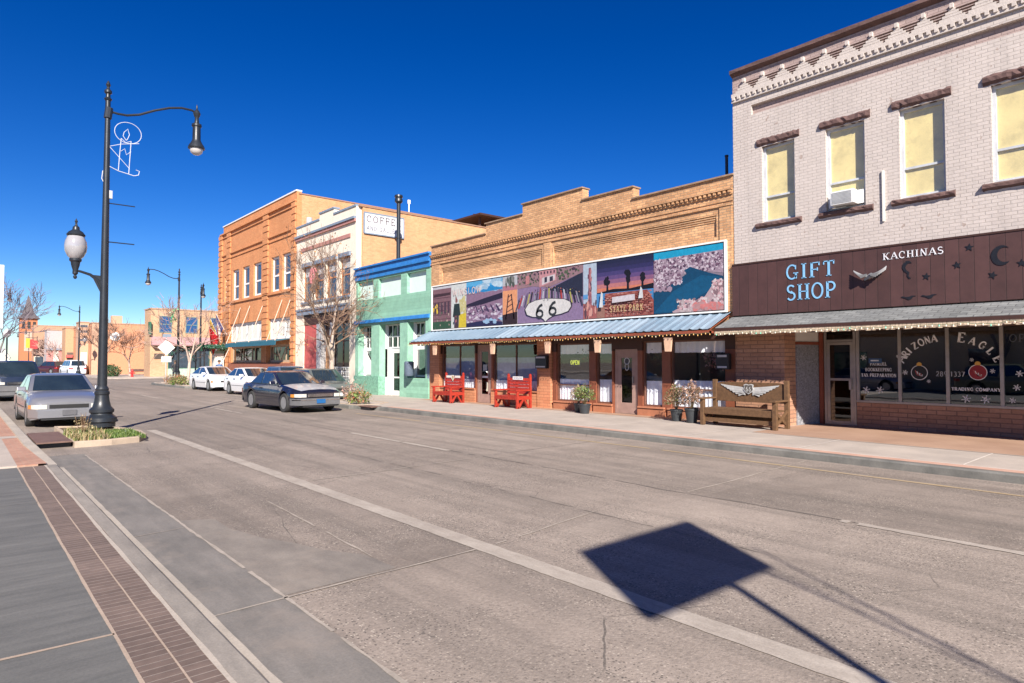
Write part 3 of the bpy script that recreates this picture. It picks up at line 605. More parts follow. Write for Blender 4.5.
# display things behind the glass, and the lettering on it
XG = 17.218; WT = (.97,.97,.97)
mb = MB()
for s_, z, wd in (('PAYROLL', 1.66, .38), ('BOOKKEEPING', 1.52, .60), ('TAX PREPARATION', 1.38, .80)): text(mb, s_, onwall(XG, 6.03+wd/2, z), .085, wd, True, WT, None, .06, 1.5)
text(mb, "289-1337", onwall(XG, 4.80, 1.42), .11, .56, True, (.55,.56,.55), None, .1, 1.2)
text(mb, 'TRADING COMPANY', onwall(XG, 4.50, 1.10), .075, .92, True, WT, None, .05, 1.6)
def arctext(s_, yc, zc, r, a0, a1, h):
    n = len(s_)
    for i, c in enumerate(s_):
        a = R(a0+(a1-a0)*i/(n-1)); hh = h*(1.35 if i == 0 else 1); k = hh*.95
        for pts, wt in FS[0][c][1]:
            def pl(u, v, a=a):
                u -= .4*k; x = (r+v)*math.sin(a)+u*math.cos(a); z = (r+v)*math.cos(a)-u*math.sin(a); return (XG, yc-x, zc+z)
            ribbon(mb, [(p*k, q*hh) for p, q in pts], wt*hh*1.6, pl, WT, None)
arctext('ARIZONA', 4.70, 1.40, .82, -62, -8, .17); arctext('EAGLE', 4.40, 1.40, .80, 8, 62, .17)
def flake(y, z, r):
    for k in range(3):
        a = R(60*k+15); ribbon(mb, [(-r*math.cos(a), -r*math.sin(a)), (r*math.cos(a), r*math.sin(a))], .018, onwall(XG, y, z), WT, None)
        for q in (-.6, .6):
            ribbon(mb, [(q*r*math.cos(a)-.2*r, q*r*math.sin(a)), (q*r*math.cos(a)+.2*r, q*r*math.sin(a)+.1*r)], .012, onwall(XG, y, z), WT, None)
for y, z, r in ((6.32,1.05,.09),(6.0,1.06,.09),(6.37,1.86,.07),(5.44,1.5,.06),(4.22,.92,.09),(3.86,.92,.09),(3.3,1.2,.07),(3.38,.92,.06),(3.72,1.55,.05),(4.1,1.8,.04),(4.95,1.3,.04),(3.25,1.5,.07)): flake(y, z, r)
def disc(mb, X, y, z, r, col, n=24, a0=0, a1=360):
    mb.poly([(X, y-r*math.cos(R(a0+(a1-a0)*i/n)), z+r*math.sin(R(a0+(a1-a0)*i/n))) for i in range(n)], col)
for y, z, c in ((5.14,1.50,(.012,.014,.018)), (3.99,1.52,(.30,.015,.025))):
    disc(mb, XG-.002, y, z, .175, WT); disc(mb, XG-.004, y, z, .162, c); disc(mb, XG-.003, y, z+.19, .055, (.7,.4,.08))
    for q in range(6):
        ribbon(mb, [(-.08+.03*q, .05-.02*q), (-.05+.02*q, -.05+.03*math.sin(q*2.)), (.02+.01*q, -.08)], .016, onwall(XG-.006, y, z), WT if q % 2 else (.5,.1,.1), None)
text(mb, 'OPEN', onwall(XG, 3.42, 2.18), .17, .6, True, (.10,.11,.12), None, .1)
mb.box(XG-.004, XG, 5.95, 6.25, 1.72, 1.84, (.04,.10,.22)); mb.box(XG-.006, XG-.004, 6.02, 6.2, 1.77, 1.80, (.75,.8,.85))
mb.build('window_lettering', 'print', wf)
# awning of the gift shop
aw = thing('shingled_awning', 'grey shingled awning with ragged wooden fringe under the maroon gift shop sign', 'awning', (15.2, 3, 2.5), world=True)
mb = MB(); mb.prism([(XF-.01, YG1+.05, 2.97), (14.86, YG1+.05, 2.64), (14.86, YG1+.05, 2.60), (XF-.01, YG1+.05, 2.92)], (0, YG0-YG1-.05, 0)); mb.build('shingles', MT['shingle'], aw)
mb = MB(); mb.box(14.84, 14.90, YG0, YG1+.06, 2.555, 2.625); mb.box(14.90, XF-.02, YG1-.01, YG1+.04, 2.55, 2.598); mb.build('fascia', MT['darkbrown'], aw)
mb = MB(); rd = random.Random(8); y = YG0
while y < YG1:
    wd = rd.uniform(.05, .11); mb.box(14.855, 14.872, y, y+wd-.006, 2.45+rd.uniform(-.02,.012), 2.554); y += wd
mb.build('fringe', MT['fringe'], aw)
mb = MB(); mb.box(14.91, 17.2, YG0, YG1, 2.53, 2.548); mb.build('soffit', MT['soffit'], aw)
def light_string(label, X, y0, y1, z, cols, seed, em):
    rd = random.Random(seed); r = thing('light_string', label, 'string lights', (X, (y0+y1)/2, z), world=True, group='strings of bulbs along the awnings')
    pts = []; n = int((y1-y0)/.12)
    for i in range(n+1): pts.append((X+rd.uniform(-.01,.01), y0+(y1-y0)*i/n, z+rd.uniform(-.025,.02)))
    mb = MB(); mb.tube(pts, .005, 4); mb.build('wire', MT['green'], r)
    mb = MB()
    for i, p in enumerate(pts):
        c = rd.choice(cols); mb.lathe((p[0]-.01, p[1], p[2]-.05), [(.002,0),(.014,.012),(.012,.03),(.006,.045)], 6, c)
    tag(mb.build('bulb', 'print', r), kind='stuff')
light_string('string of pale and green bulbs along the gift shop awning fringe', 14.83, -2, YG1, 2.50, [(.8,.75,.6)]*4+[(.2,.7,.5)], 3, 0)

# silhouettes and bird on the sign band: each fixed on its own
def sil(name, label, cat, shapes, y, z, group=None, mat=None):
    mb = MB()
    for sh in shapes: mb.prism([(XS-.003, y-a, z+b) for a, b in sh], (-.006, 0, 0))
    o = mb.build(name, mat or MT['black'], None, loc=(XS-.02, y, z)); return tag(o, label, cat, group)
def star(r, rot=0, n=5): return [(r*(1 if i % 2 == 0 else .42)*math.sin(R(i*36+rot)), r*(1 if i % 2 == 0 else .42)*math.cos(R(i*36+rot))) for i in range(10)]
for (y, z, lb, ro) in ((3.72,4.10,'small black star cut-out to the left of the crescent moon, highest of the stars',5),(3.94,3.76,'black star cut-out below and left of the highest star',-8),(4.50,3.58,'leftmost black star cut-out beside the flute player figure',10),(3.34,3.49,'black star cut-out just under the crescent moon',20),(2.87,3.68,'black star cut-out right of the moon at the picture edge',0)):
    sil('metal_star', 'black metal '+lb.replace('black ', '').replace('small ', ''), 'wall star', [star(.085, ro)], y, z, 'metal stars on the maroon sign')
cres = [(.17*math.cos(R(a)), .20*math.sin(R(a))) for a in range(50, 311, 13)]+[(.06+.13*math.cos(R(a)), .01+.15*math.sin(R(a))) for a in range(300, 59, -16)]
sil('metal_moon', 'black crescent moon on the maroon sign band', 'wall moon', [cres], 3.19, 3.87)
sil('metal_lizard', 'black curled dancing figure under the KACHINAS lettering', 'wall figure', [[(-.02,.2),(.05,.19),(.09,.14),(.05,.15),(.0,.13),(-.04,.06),(-.02,0),(.04,-.06),(.02,-.14),(.07,-.19),(.03,-.2),(-.01,-.13),(0,-.08),(-.07,-.02),(-.1,.06),(-.09,.13)]], 4.86, 3.76)
bird = [(-.14,.03),(-.05,.0),(.02,-.04),(.07,-.02),(.11,.03),(.16,.04),(.12,.05),(.07,.05),(.02,.03),(-.05,.03),(-.1,.05)]
sil('metal_bird', 'black metal bird silhouette, left one of two low on the maroon sign', 'wall bird', [bird], 4.86, 3.14, 'metal birds on the maroon sign')
sil('metal_bird', 'black metal bird silhouette, right one of two low on the maroon sign', 'wall bird', [bird], 4.47, 3.14, 'metal birds on the maroon sign')
e = thing('eagle_sculpture', 'silver flying eagle with spread wings on the maroon sign right of GIFT SHOP', 'wall sculpture', (XS-.1, 5.6, 3.72), world=True)
for nm, sg in (('wing', 1), ('wing', -1)):
    mb = MB()
    for k in range(6):
        a = k/6; mb.prism([(XS-.06-.02*k, 5.6+sg*(.03+.0*a), 3.72-.05+.015*k), (XS-.06-.02*k, 5.6+sg*(.35-.03*k), 3.86-.03*k+(.03 if sg < 0 else 0)), (XS-.06-.02*k, 5.6+sg*(.33-.035*k), 3.80-.03*k), (XS-.06-.02*k, 5.6+sg*.05, 3.64+.01*k)], (-.012, 0, 0), (.55-.07*k,)*3)
    mb.build(nm, 'print', e)
mb = MB(); mb.tube([(XS-.05,5.72,3.62),(XS-.09,5.62,3.68),(XS-.1,5.55,3.72),(XS-.12,5.48,3.72)], [.02,.05,.045,.015], 8, (.28,.29,.31)); mb.build('body', 'print', e)

ac = thing('air_conditioner', 'white window air conditioner in the second upper window of the white building', 'air conditioner', (XF, 6.16, 5.37), world=True)
mb = MB(); mb.box(XF-.22, XF+.12, 5.90, 6.42, 5.44, 5.76); mb.build('housing', MT['white'], ac, bevel=.01)
mb = MB()
for k in range(9): mb.box(XF-.232, XF-.221, 5.94, 6.38, 5.475+k*.03, 5.49+k*.03)
mb.build('grille', MT['greyp'], ac)
mb = MB(); mb.box(XF+.03, XF+.05, 6.42, 6.56, 5.44, 5.76); mb.box(XF+.03, XF+.05, 5.76, 5.90, 5.44, 5.76); mb.build('side_panel', MT['white'], ac)

# ================================================================== SHOP WITH THE BILLBOARD (tan brick, stepped parapet)
YT0, YT1 = 9.05, 23.6
t = thing('stepped_parapet_shop', 'single storey tan brick shop with a stepped parapet and orange brick piers', 'building', (XF, 16, .13), world=True)
steps = [(9.05,12.42,6.80),(12.42,14.55,7.17),(14.55,17.56,7.58),(17.56,19.74,7.21),(19.74,23.6,6.82)]
op = [(20.49,22.86,.66,2.46),(19.44,20.40,.13,2.44),(16.70,19.36,.66,2.44),(14.31,15.85,.42,2.38),(13.34,14.02,.42,2.38),(12.32,13.28,.13,2.16),(11.42,12.14,.42,2.38),(9.35,11.12,.42,2.38)]
mb = MB()
holes(mb, XF, XF+.3, YT0, YT1, 2.62, 6.30, [(16.52,22.8,5.20,5.84),(9.56,15.95,5.20,5.84)])
for a, b, z in steps: mb.box(XF, XF+.3, a, b, 6.44, z)
mb.build('wall', B_TAN, t)
each('recessed_panel', B_TAN, t, [(XF+.06, XF+.29, 16.52, 22.8, 5.20, 5.84), (XF+.06, XF+.29, 9.56, 15.95, 5.20, 5.84)])
mb = MB()
for a, b in ((16.52,22.8),(9.56,15.95)):
    for k in range(4): mb.box(XF+.005+.013*k, XF+.055, a, b, 5.80-.062*k, 5.835-.062*k)
mb.box(XF-.05, XF, YT0, YT1, 6.0, 6.05); mb.box(XF-.02, XF, YT0, YT1, 6.12, 6.16)
mb.box(XF-.04, XF+.3, YT0, YT1+.02, 6.30, 6.34); mb.box(XF-.10, XF+.3, YT0, YT1+.03, 6.42, 6.44)
y = YT0+.03
while y < YT1-.08: mb.box(XF-.085, XF+.2, y, y+.075, 6.34, 6.42); y += .15
mb.box(XF-.03, XF+.3, YT0, YT1, 6.34, 6.42-.001)
mb.build('cornice', B_TAN, t)
mb = MB()
for a, b, z in steps:
    mb.box(XF-.06, XF+.34, a-.03, b+.03, z, z+.045)
mb.build('coping', M('weathered_coping', (.30,.20,.13), .9, amt=.3), t)
each('pilaster', B_TAN, t, [(XF-.03, XF, 16.05, 16.42, 3.1, 6.0), (XF-.03, XF, 22.9, 23.5, 3.1, 6.0), (XF-.03, XF, 9.08, 9.45, 3.1, 6.0)])
mb = MB(); mb.box(XF+.31, 42, YT0, YT1-.003, 3.0, 6.5); mb.box(21.5, 42, YT0, YT1-.003, 0, 3.0); mb.build('roof_mass', B_TAN, t)
mb = MB(); holes(mb, XF+.02, XF+.26, YT0, YT1, 2.10, 2.62, [(o_[0], o_[1], 0, o_[3]) for o_ in op]); mb.build('lintel', MT['darkbrown'], t)
mb = MB(); holes(mb, XF+.03, XF+.25, YT0, YT1, .10, 2.10, [(o_[0]-.0, o_[1]+.0, o_[2], 3) for o_ in op]+[(16.0,16.78,0,3),(22.86,YT1,0,3)]); mb.build('shop_front', M('brown_shopfront_paint', (.22,.07,.035), .6, amt=.15), t)
each('brick_pier', B_SHOP, t, [(XF-.05, XF+.3, 16.06, 16.74, .10, 2.62), (XF-.05, XF+.3, 22.9, 23.62, .10, 2.62)])
each('stall_wall', B_SHOP, t, [(XF-.01, XF+.028, a, b, .10, z) for a, b, z in ((20.42,22.88,.64),(16.76,19.42,.64))])
each('stall_board', M('terracotta_board', (.40,.16,.085), .6), t, [(XF-.02, XF+.028, a, b, .10, .34) for a, b in ((14.2,15.95),(13.30,14.1),(11.3,12.3),(9.15,11.2))])
each('window_sill', M('terracotta_sill', (.44,.18,.10), .6), t, [(XF-.05, XF+.029, a, b, z, z+.05) for a, b, z in ((20.45,22.86,.65),(16.75,19.4,.65),(14.2,15.95,.36),(13.31,14.08,.36),(11.32,12.28,.36),(9.2,11.2,.36))])
for k, (a, b, z0, z1) in enumerate(op):
    if k in (1, 5):
        mb = MB(); frame_bars(mb, XF+.09, XF+.16, a+.02, b-.02, .14, z1-.01, .1); fr = mb.build('door_frame', MT['pinkwood'], t)
        mb = MB(); mb.box(XF+.10, XF+.145, a+.121, a+.27, .24, z1-.111); mb.box(XF+.10, XF+.145, b-.27, b-.121, .24, z1-.111); mb.box(XF+.10, XF+.145, a+.27, b-.27, .24, .48); mb.box(XF+.10, XF+.145, a+.27, b-.27, z1-.28, z1-.111)
        d = mb.build('door', MT['pinkwood'], t)
        mb = MB(); mb.box(XF+.115, XF+.123, a+.25, b-.25, .46, z1-.26); mb.build('pane', GLD, d)
        mb = MB(); mb.box(XF+.05, XF+.10, a+.2, a+.225, 1.1, 1.3); mb.build('handle', MT['alu'], d)
        mb = MB()
        if k == 5:
            disc(mb, XF+.112, (a+b)/2, 1.78, .11, (.6,.6,.62)); disc(mb, XF+.111, (a+b)/2, 1.78, .085, (.05,.05,.06)); ribbon(mb, arc(0,-.18,.07,.11,0,360,16), .02, onwall(XF+.112, (a+b)/2, 1.78), (.6,.6,.62), None)
        else:
            mb.box(XF+.110, XF+.113, a+.3, b-.3, 1.12, 1.2, (.8,.8,.8)); mb.box(XF+.110, XF+.113, a+.3, b-.55, .6, .95, (.7,.66,.5)); mb.box(XF+.110, XF+.113, a+.35, b-.35, 1.4, 1.65, (.35,.4,.42))
        mb.build('door_sticker', 'print', d)
    else:
        mu = {0:(21.6,), 2:(18.05,)}.get(k, ()); tz = {3:(.97,), 7:(.97,)}.get(k, ())
        f = window(t, XF+.10, a, b, z0, z1, M('brown_window_frame', (.16,.07,.045), .6), GLC, .045, .07, mu, tz)
        hi = {0:1.05,2:1.05,3:1.16,4:1.18,6:1.18,7:1.22}[k]
        curtain(f, XF+.185, a+.03, b-.03, z0+.02, hi, k, .018)
        if k >= 3: curtain(f, XF+.20, a+.03, b-.03, z1-.36, z1-.02, k+20, .02, 'valance')
        if k < 3:
            mb = MB(); mb.box(XF+.24, XF+.25, a+.05, b-.05, 1.0, 1.92); mb.build('blind', M('pale_blue_blind', (.30,.36,.48), .8), f)
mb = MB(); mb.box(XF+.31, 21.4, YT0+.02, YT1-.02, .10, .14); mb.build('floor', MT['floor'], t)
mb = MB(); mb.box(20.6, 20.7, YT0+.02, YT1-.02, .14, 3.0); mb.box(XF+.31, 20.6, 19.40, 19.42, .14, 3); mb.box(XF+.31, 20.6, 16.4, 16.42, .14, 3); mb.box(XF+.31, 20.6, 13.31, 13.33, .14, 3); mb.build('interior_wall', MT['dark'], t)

# metal awning
aw2 = thing('metal_awning', 'pale blue ribbed metal awning across the tan brick shop', 'awning', (15.2, 16, 2.55), world=True)
A0, A1 = 9.13, 23.75; xt, zt, xb, zb = XF-.01, 3.07, 14.70, 2.60
mb = MB(); n = int((A1-A0)/.075); vs = []; sl_ = Vector((xb-xt, 0, zb-zt)).normalized(); up = Vector((-sl_.z, 0, sl_.x)); up = up if up.z > 0 else -up
for i in range(n+1):
    y = A0+(A1-A0)*i/n; h = (.03 if i % 4 == 0 else 0)
    vs += [Vector((xt, y, zt))+up*h, Vector((xb, y, zb))+up*h]
mb.add(vs, [(2*i, 2*i+1, 2*i+3, 2*i+2) for i in range(n)], None, False)
m_, nt_, bs_ = newmat('pale_blue_metal'); co_ = objco(nt_); s__ = nt_.nodes.new('ShaderNodeSeparateXYZ'); nt_.links.new(co_, s__.inputs[0])
wn_ = nt_.nodes.new('ShaderNodeTexWhiteNoise'); wn_.noise_dimensions = '1D'; nt_.links.new(math_(nt_, 'FLOOR', math_(nt_, 'DIVIDE', s__.outputs[1], .9)), wn_.inputs['W'])
nt_.links.new(mixc(nt_, ramp(nt_, math_(nt_, 'ADD', math_(nt_, 'MULTIPLY', wn_.outputs[0], .6), math_(nt_, 'MULTIPLY', noise(nt_, co_, 2.5, 5), .8)), .3, 1.1), (.16,.235,.31), (.29,.375,.45)), bs_.inputs['Base Color'])
bs_.inputs['Metallic'].default_value = .15; bs_.inputs['Roughness'].default_value = .42
o = mb.build('metal_sheet', m_, aw2); sm = o.modifiers.new('thick', 'SOLIDIFY'); sm.thickness = .012
mb = MB(); y = A0+.1
while y < A1: mb.box(XF-.06, XF-.012, y, y+.09, 3.075, 3.10); y += .3
mb.box(XF-.05, XF-.013, A0, A1, 3.10, 3.115)
mb.build('flashing', MT['black'], aw2)
mb = MB(); mb.box(xb+.02, xb+.06, A0, A1, 2.50, 2.585); y = A0+.3
while y < A1: mb.prism([(xb+.06, y, 2.50), (xb+.06, y, 2.58), (xt, y, 2.99), (xt, y, 2.88)], (0, .05, 0)); y += .61
mb.box(xb+.02, xt, A0, A0+.04, 2.50, 2.56)
mb.build('fascia', MT['rust'], aw2)
mb = MB(); mb.prism([(xb+.07,A0+.05,2.585),(xt,A0+.05,3.0),(xt,A0+.05,3.02),(xb+.07,A0+.05,2.605)], (0,A1-A0-.1,0)); mb.build('soffit', MT['rust'], aw2)
for y in (21.9, 18.15, 15.26, 13.07, 10.5):
    mb = MB(); mb.prism([(14.77,y+.13,2.42),(14.77,y-.13,2.42),(14.77,y-.09,2.04),(14.77,y+.09,2.04)], (.06,0,0)); mb.build('hanging_board', MT['peach'], aw2)
light_string('string of amber bulbs along the blue metal awning edge', 14.69, A0, A1, 2.50, [(.8,.45,.15)]*3+[(.75,.6,.4)], 9, 0)

# ================================================================== billboard with pictures
bb = thing('picture_billboard', 'long billboard of printed pictures with a US 66 shield above the blue metal awning', 'billboard', (XF, 16.3, 3.1), world=True)
XB = XF-.10; Z0, Z1 = 3.10, 5.06
mb = MB(); frame_bars(mb, XB-.02, XF, 9.22, 23.42, Z0, Z1, .045); mb.build('frame', MT['white'], bb)
rdp = random.Random(77)
def panel(ya, yb, bg, draw):
    """picture between ya (left) and yb (right); draw gets a mesh and place(u,v) with u,v in 0..1"""
    mb = MB(); mb.box(XB+.01, XF-.03, yb+.004, ya-.004, Z0+.07, Z1-.07, bg)
    W, H = ya-yb-.01, Z1-Z0-.14; lev = [0]
    def pl(u, v): return (XB+.006-lev[0]*.0006, ya-.005-u*W, Z0+.07+v*H)
    def shp(pts, c): lev[0] += 1; mb.poly([pl(u, v) for u, v in pts], c)
    draw(mb, pl, shp, lev, W, H); mb.c = [tuple(.93*x**1.22 for x in c) for c in mb.c]; mb.build('picture', 'print', bb)
def hill(shp, base, pts, c): shp([(0, base)]+pts+[(1, base)], c)
def jag(y, a, n, rd): return [(i/n, y+rd.uniform(-a, a)) for i in range(n+1)]
def blobs(mb, pl, lev, n, u0, u1, v0, v1, r, cols, asp=1.0):
    for _ in range(n):
        lev[0] += .03; u, v = rdp.uniform(u0, u1), rdp.uniform(v0, v1); rr = r*rdp.uniform(.5, 1.3); k = rdp.randint(5, 8); ph = rdp.uniform(0, 6)
        mb.poly([pl(min(1,max(0,u+rr*asp*rdp.uniform(.6,1.1)*math.cos(ph+6.283*i/k))), min(1,max(0,v+rr*rdp.uniform(.6,1.1)*math.sin(ph+6.283*i/k)))) for i in range(k)], rdp.choice(cols))
def p1(mb, pl, shp, lev, W, H):
    shp([(0,.16),(1,.16),(1,.94),(0,.94)], (.26,.15,.17)); shp([(0,0),(1,0),(1,.17),(0,.17)], (.05,.12,.07))
    for k in range(7): shp([(.03,.22+.1*k),(.97,.22+.1*k),(.97,.235+.1*k),(.03,.235+.1*k)], (.14,.07,.09))
    for i in range(5): shp([(.1+.18*i,.35),(.2+.18*i,.35),(.2+.18*i,.62),(.1+.18*i,.62)], (.10,.06,.09))
    shp([(.05,.76),(.95,.78),(.95,.83),(.05,.81)], (.08,.04,.05)); blobs(mb, pl, lev, 5, .05,.3,.4,.55,.07,[(.75,.55,.08)]); blobs(mb, pl, lev, 25, 0,1,.02,.6,.03,[(.35,.2,.22),(.12,.2,.12),(.5,.4,.35)])
def p2(mb, pl, shp, lev, W, H):
    blobs(mb, pl, lev, 20, .55,1,.3,.7,.1,[(.55,.5,.25),(.6,.55,.3)]); shp([(.5,0),(1,0),(1,.32),(.55,.3)], (.65,.52,.06))
    shp([(.1,.25),(.62,.28),(.55,.55),(.2,.55)], (.03,.05,.05)); shp([(.2,0),(.5,0),(.52,.28),(.2,.28)], (.10,.06,.07)); blobs(mb, pl, lev, 4, .28,.42,.58,.7,.07,[(.30,.13,.12)])
    blobs(mb, pl, lev, 10, .1,.5,.05,.4,.05,[(.45,.2,.2),(.04,.12,.07),(.1,.08,.15)])
def p3(mb, pl, shp, lev, W, H):
    shp([(0,.72),(1,.76),(1,1),(0,1)], (.03,.28,.55)); shp([(0,.9),(1,.86),(1,1),(0,1)], (.13,.42,.65)); blobs(mb, pl, lev, 16, .3,1,.82,.99,.06,[(.5,.62,.7),(.35,.5,.62)], 2.2)
    hill(shp, 0, jag(.74,.02,12,rdp), (.30,.20,.28)); shp([(0,.5),(.5,.6),(1,.68),(1,.56),(.4,.46),(0,.44)], (.035,.025,.06)); blobs(mb, pl, lev, 200, 0,1,.02,.45,.028,[(.5,.42,.52),(.36,.24,.34),(.62,.58,.62),(.14,.09,.16)], 1.4)
    for i in range(5): shp([(.25+.14*i,.46),(.29+.14*i,.44),(.36+.15*i,.3),(.33+.14*i,.3)], (.08,.05,.12))
    shp([(0,0),(1,0),(1,.07),(.5,.12),(0,.08)], (.03,.03,.10)); blobs(mb, pl, lev, 18, .5,1,.06,.16,.03,[(.35,.5,.65)], 2)
def p4(mb, pl, shp, lev, W, H):
    shp([(0,.0),(1,0),(1,.72),(0,.72)], (.72,.36,.20)); shp([(0,.7),(1,.7),(1,.8),(0,.8)], (.45,.22,.26)); shp([(0,0),(1,0),(1,.25),(0,.2)], (.05,.025,.03))
    for s in (-1, 1): ribbon(mb, [(W*(.5+s*.28),.1*H),(W*(.5+s*.1),.62*H)], .06, lambda u, v: pl(u/W, v/H), (.06,.03,.04), None)
    lev[0] += 3
    for k in range(5): ribbon(mb, [(W*(.25+.03*k),H*(.15+.1*k)),(W*(.75-.03*k),H*(.22+.1*k))], .03, lambda u, v: pl(u/W, v/H), (.06,.03,.04), None)
    blobs(mb, pl, lev, 14, .2,.8,.82,.95,.09,[(.1,.12,.10),(.25,.25,.24)])
def p5(mb, pl, shp, lev, W, H):
    shp([(0,.7),(.25,.72),(.5,.66),(1,.86),(1,1),(0,1)], (.34,.22,.24)); blobs(mb, pl, lev, 130, 0,.95,.76,1,.028,[(.06,.10,.06),(.12,.15,.09),(.10,.06,.09)], .6)
    shp([(.36,.68),(.62,.78),(.62,1),(.36,1)], (.55,.30,.32)); shp([(.40,.72),(.60,.79),(.60,.9),(.40,.86)], (.6,.55,.56)); shp([(.44,.76),(.48,.77),(.48,.87),(.44,.86)], (.05,.05,.08)); shp([(.52,.77),(.57,.78),(.57,.87),(.52,.86)], (.05,.05,.08))
    for i in range(5): shp([(.38+.05*i,.93),(.40+.05*i,.93),(.40+.05*i,.98),(.38+.05*i,.98)], (.08,.05,.08))
    shp([(.14,.76),(.2,.78),(.2,.95),(.14,.93)], (.5,.25,.25)); shp([(.5,.62),(1,.86),(1,.42),(.96,.44)], (.035,.04,.075))
    for i in range(22):
        u = .03+.044*i; a = (i-10.5)/10.5; c = [(.08,.08,.12),(.45,.07,.05),(.5,.5,.55),(.10,.10,.16),(.45,.42,.15),(.03,.03,.05),(.3,.3,.35)][i % 7]
        b = .38+.14*(1-a*a)+.02*((i*7)%3-1); shp([(u-.014+.05*a,b-.10),(u+.006+.05*a,b-.11),(u+.013,b+.10),(u-.010,b+.11)], c); blobs(mb, pl, lev, 3, u-.01, u+.01, b+.06, b+.16, .014, [(.05,.03,.04),(.4,.25,.2),c], .6)
    # the shield of the old highway
    S = [(.46,0.0),(.50,.05),(.58,.11),(.70,.13),(.80,.17),(.845,.26),(.83,.34),(.75,.40),(.62,.425),(.46,.45),(.30,.43),(.19,.38),(.135,.27),(.165,.16),(.26,.11),(.37,.10),(.43,.05)]
    def sh(k, c): shp([(.47+(u-.47)*k, max(0, .24+(v-.24)*k)) for u, v in S], c)
    sh(1.03, (.04,.04,.05)); sh(.985, (.66,.64,.62))
    lev[0] += 3; q = lambda u, v: pl(u/W, v/H)
    def six(cx, cy):
        o, p = cx*W, cy*H
        ribbon(mb, [(o+.15,p+.30),(o+.02,p+.26),(o-.11,p+.14),(o-.15,p)], .10, q, (.05,.055,.06), None)
        ribbon(mb, [(o+.16*math.cos(a/3.2), p-.02+.12*math.sin(a/3.2)) for a in range(21)], .09, q, (.05,.055,.06), None)
    six(.37, .17); six(.57, .20)
    text(mb, 'US', lambda u, v: q(W*.42+u, H*.405+v), .08, .30, False, (.1,.1,.11), None, .5)
def p6(mb, pl, shp, lev, W, H):
    shp([(.35,.1),(.65,.1),(.58,.92),(.42,.92)], (.33,.13,.16)); shp([(0,0),(1,0),(1,.22),(0,.28)], (.40,.15,.14)); blobs(mb, pl, lev, 40, .38,.62,.1,.9,.05,[(.16,.08,.12),(.5,.25,.25)]); blobs(mb, pl, lev, 20, 0,1,.02,.28,.08,[(.62,.35,.3),(.14,.08,.10)]); shp([(0,.36),(.34,.36),(.34,.44),(0,.44)], (.15,.35,.6))
def p7(mb, pl, shp, lev, W, H):
    for k in range(8): shp([(0,.45+.07*k),(1,.45+.07*k),(1,.53+.07*k),(0,.53+.07*k)], [(.62,.25,.16),(.50,.22,.22),(.30,.15,.25),(.16,.10,.24),(.09,.07,.20),(.05,.045,.14),(.035,.035,.10),(.025,.03,.08)][k])
    shp([(0,.44),(.3,.49),(.6,.47),(1,.52),(1,.44),(0,.4)], (.012,.010,.02))
    for cx, w_, h_, t_ in ((.2,.10,.14,.60),(.57,.07,.10,.72),(.57,.04,.08,.62),(.82,.045,.12,.60)):
        blobs(mb, pl, lev, 16, cx-w_*.5, cx+w_*.5, t_-.02, t_+h_*.7, .045, [(.012,.010,.02)], .7)
        shp([(cx-.02,.46),(cx+.02,.46),(cx+.012,t_),(cx-.012,t_)], (.012,.010,.02))
    shp([(0,0),(1,0),(1,.43),(0,.43)], (.10,.30,.55)); shp([(0,0),(1,0),(1,.22),(.9,.28),(.1,.22),(0,.18)], (.36,.20,.16)); shp([(.15,0),(1,0),(1,.24),(.9,.42),(.16,.42)], (.38,.13,.11))
    for r_ in range(12):
        for i in range(12): shp([(.17+.068*i+.03*(r_ % 2),.02+.033*r_),(.22+.068*i+.03*(r_ % 2),.02+.033*r_),(.22+.068*i+.03*(r_ % 2),.04+.033*r_),(.17+.068*i+.03*(r_ % 2),.04+.033*r_)], rdp.choice([(.26,.08,.07),(.45,.2,.16),(.5,.28,.24)]))
    lev[0] += 5; shp([(.32,.24),(.72,.26),(.72,.36),(.32,.34)], (.62,.58,.6)); shp([(.08,.18),(.15,.18),(.15,.42),(.12,.46)], (.65,.66,.66)); shp([(.78,.28),(.86,.28),(.85,.42),(.82,.48)], (.65,.66,.66))
    q = lambda u, v: pl(u/W, v/H); lev[0] += 3
    text(mb, 'STATE PARK', lambda u, v: q(W*.28+u, H*.08+v), .20, W*.58, False, (.75,.60,.32), None, .22, .8)
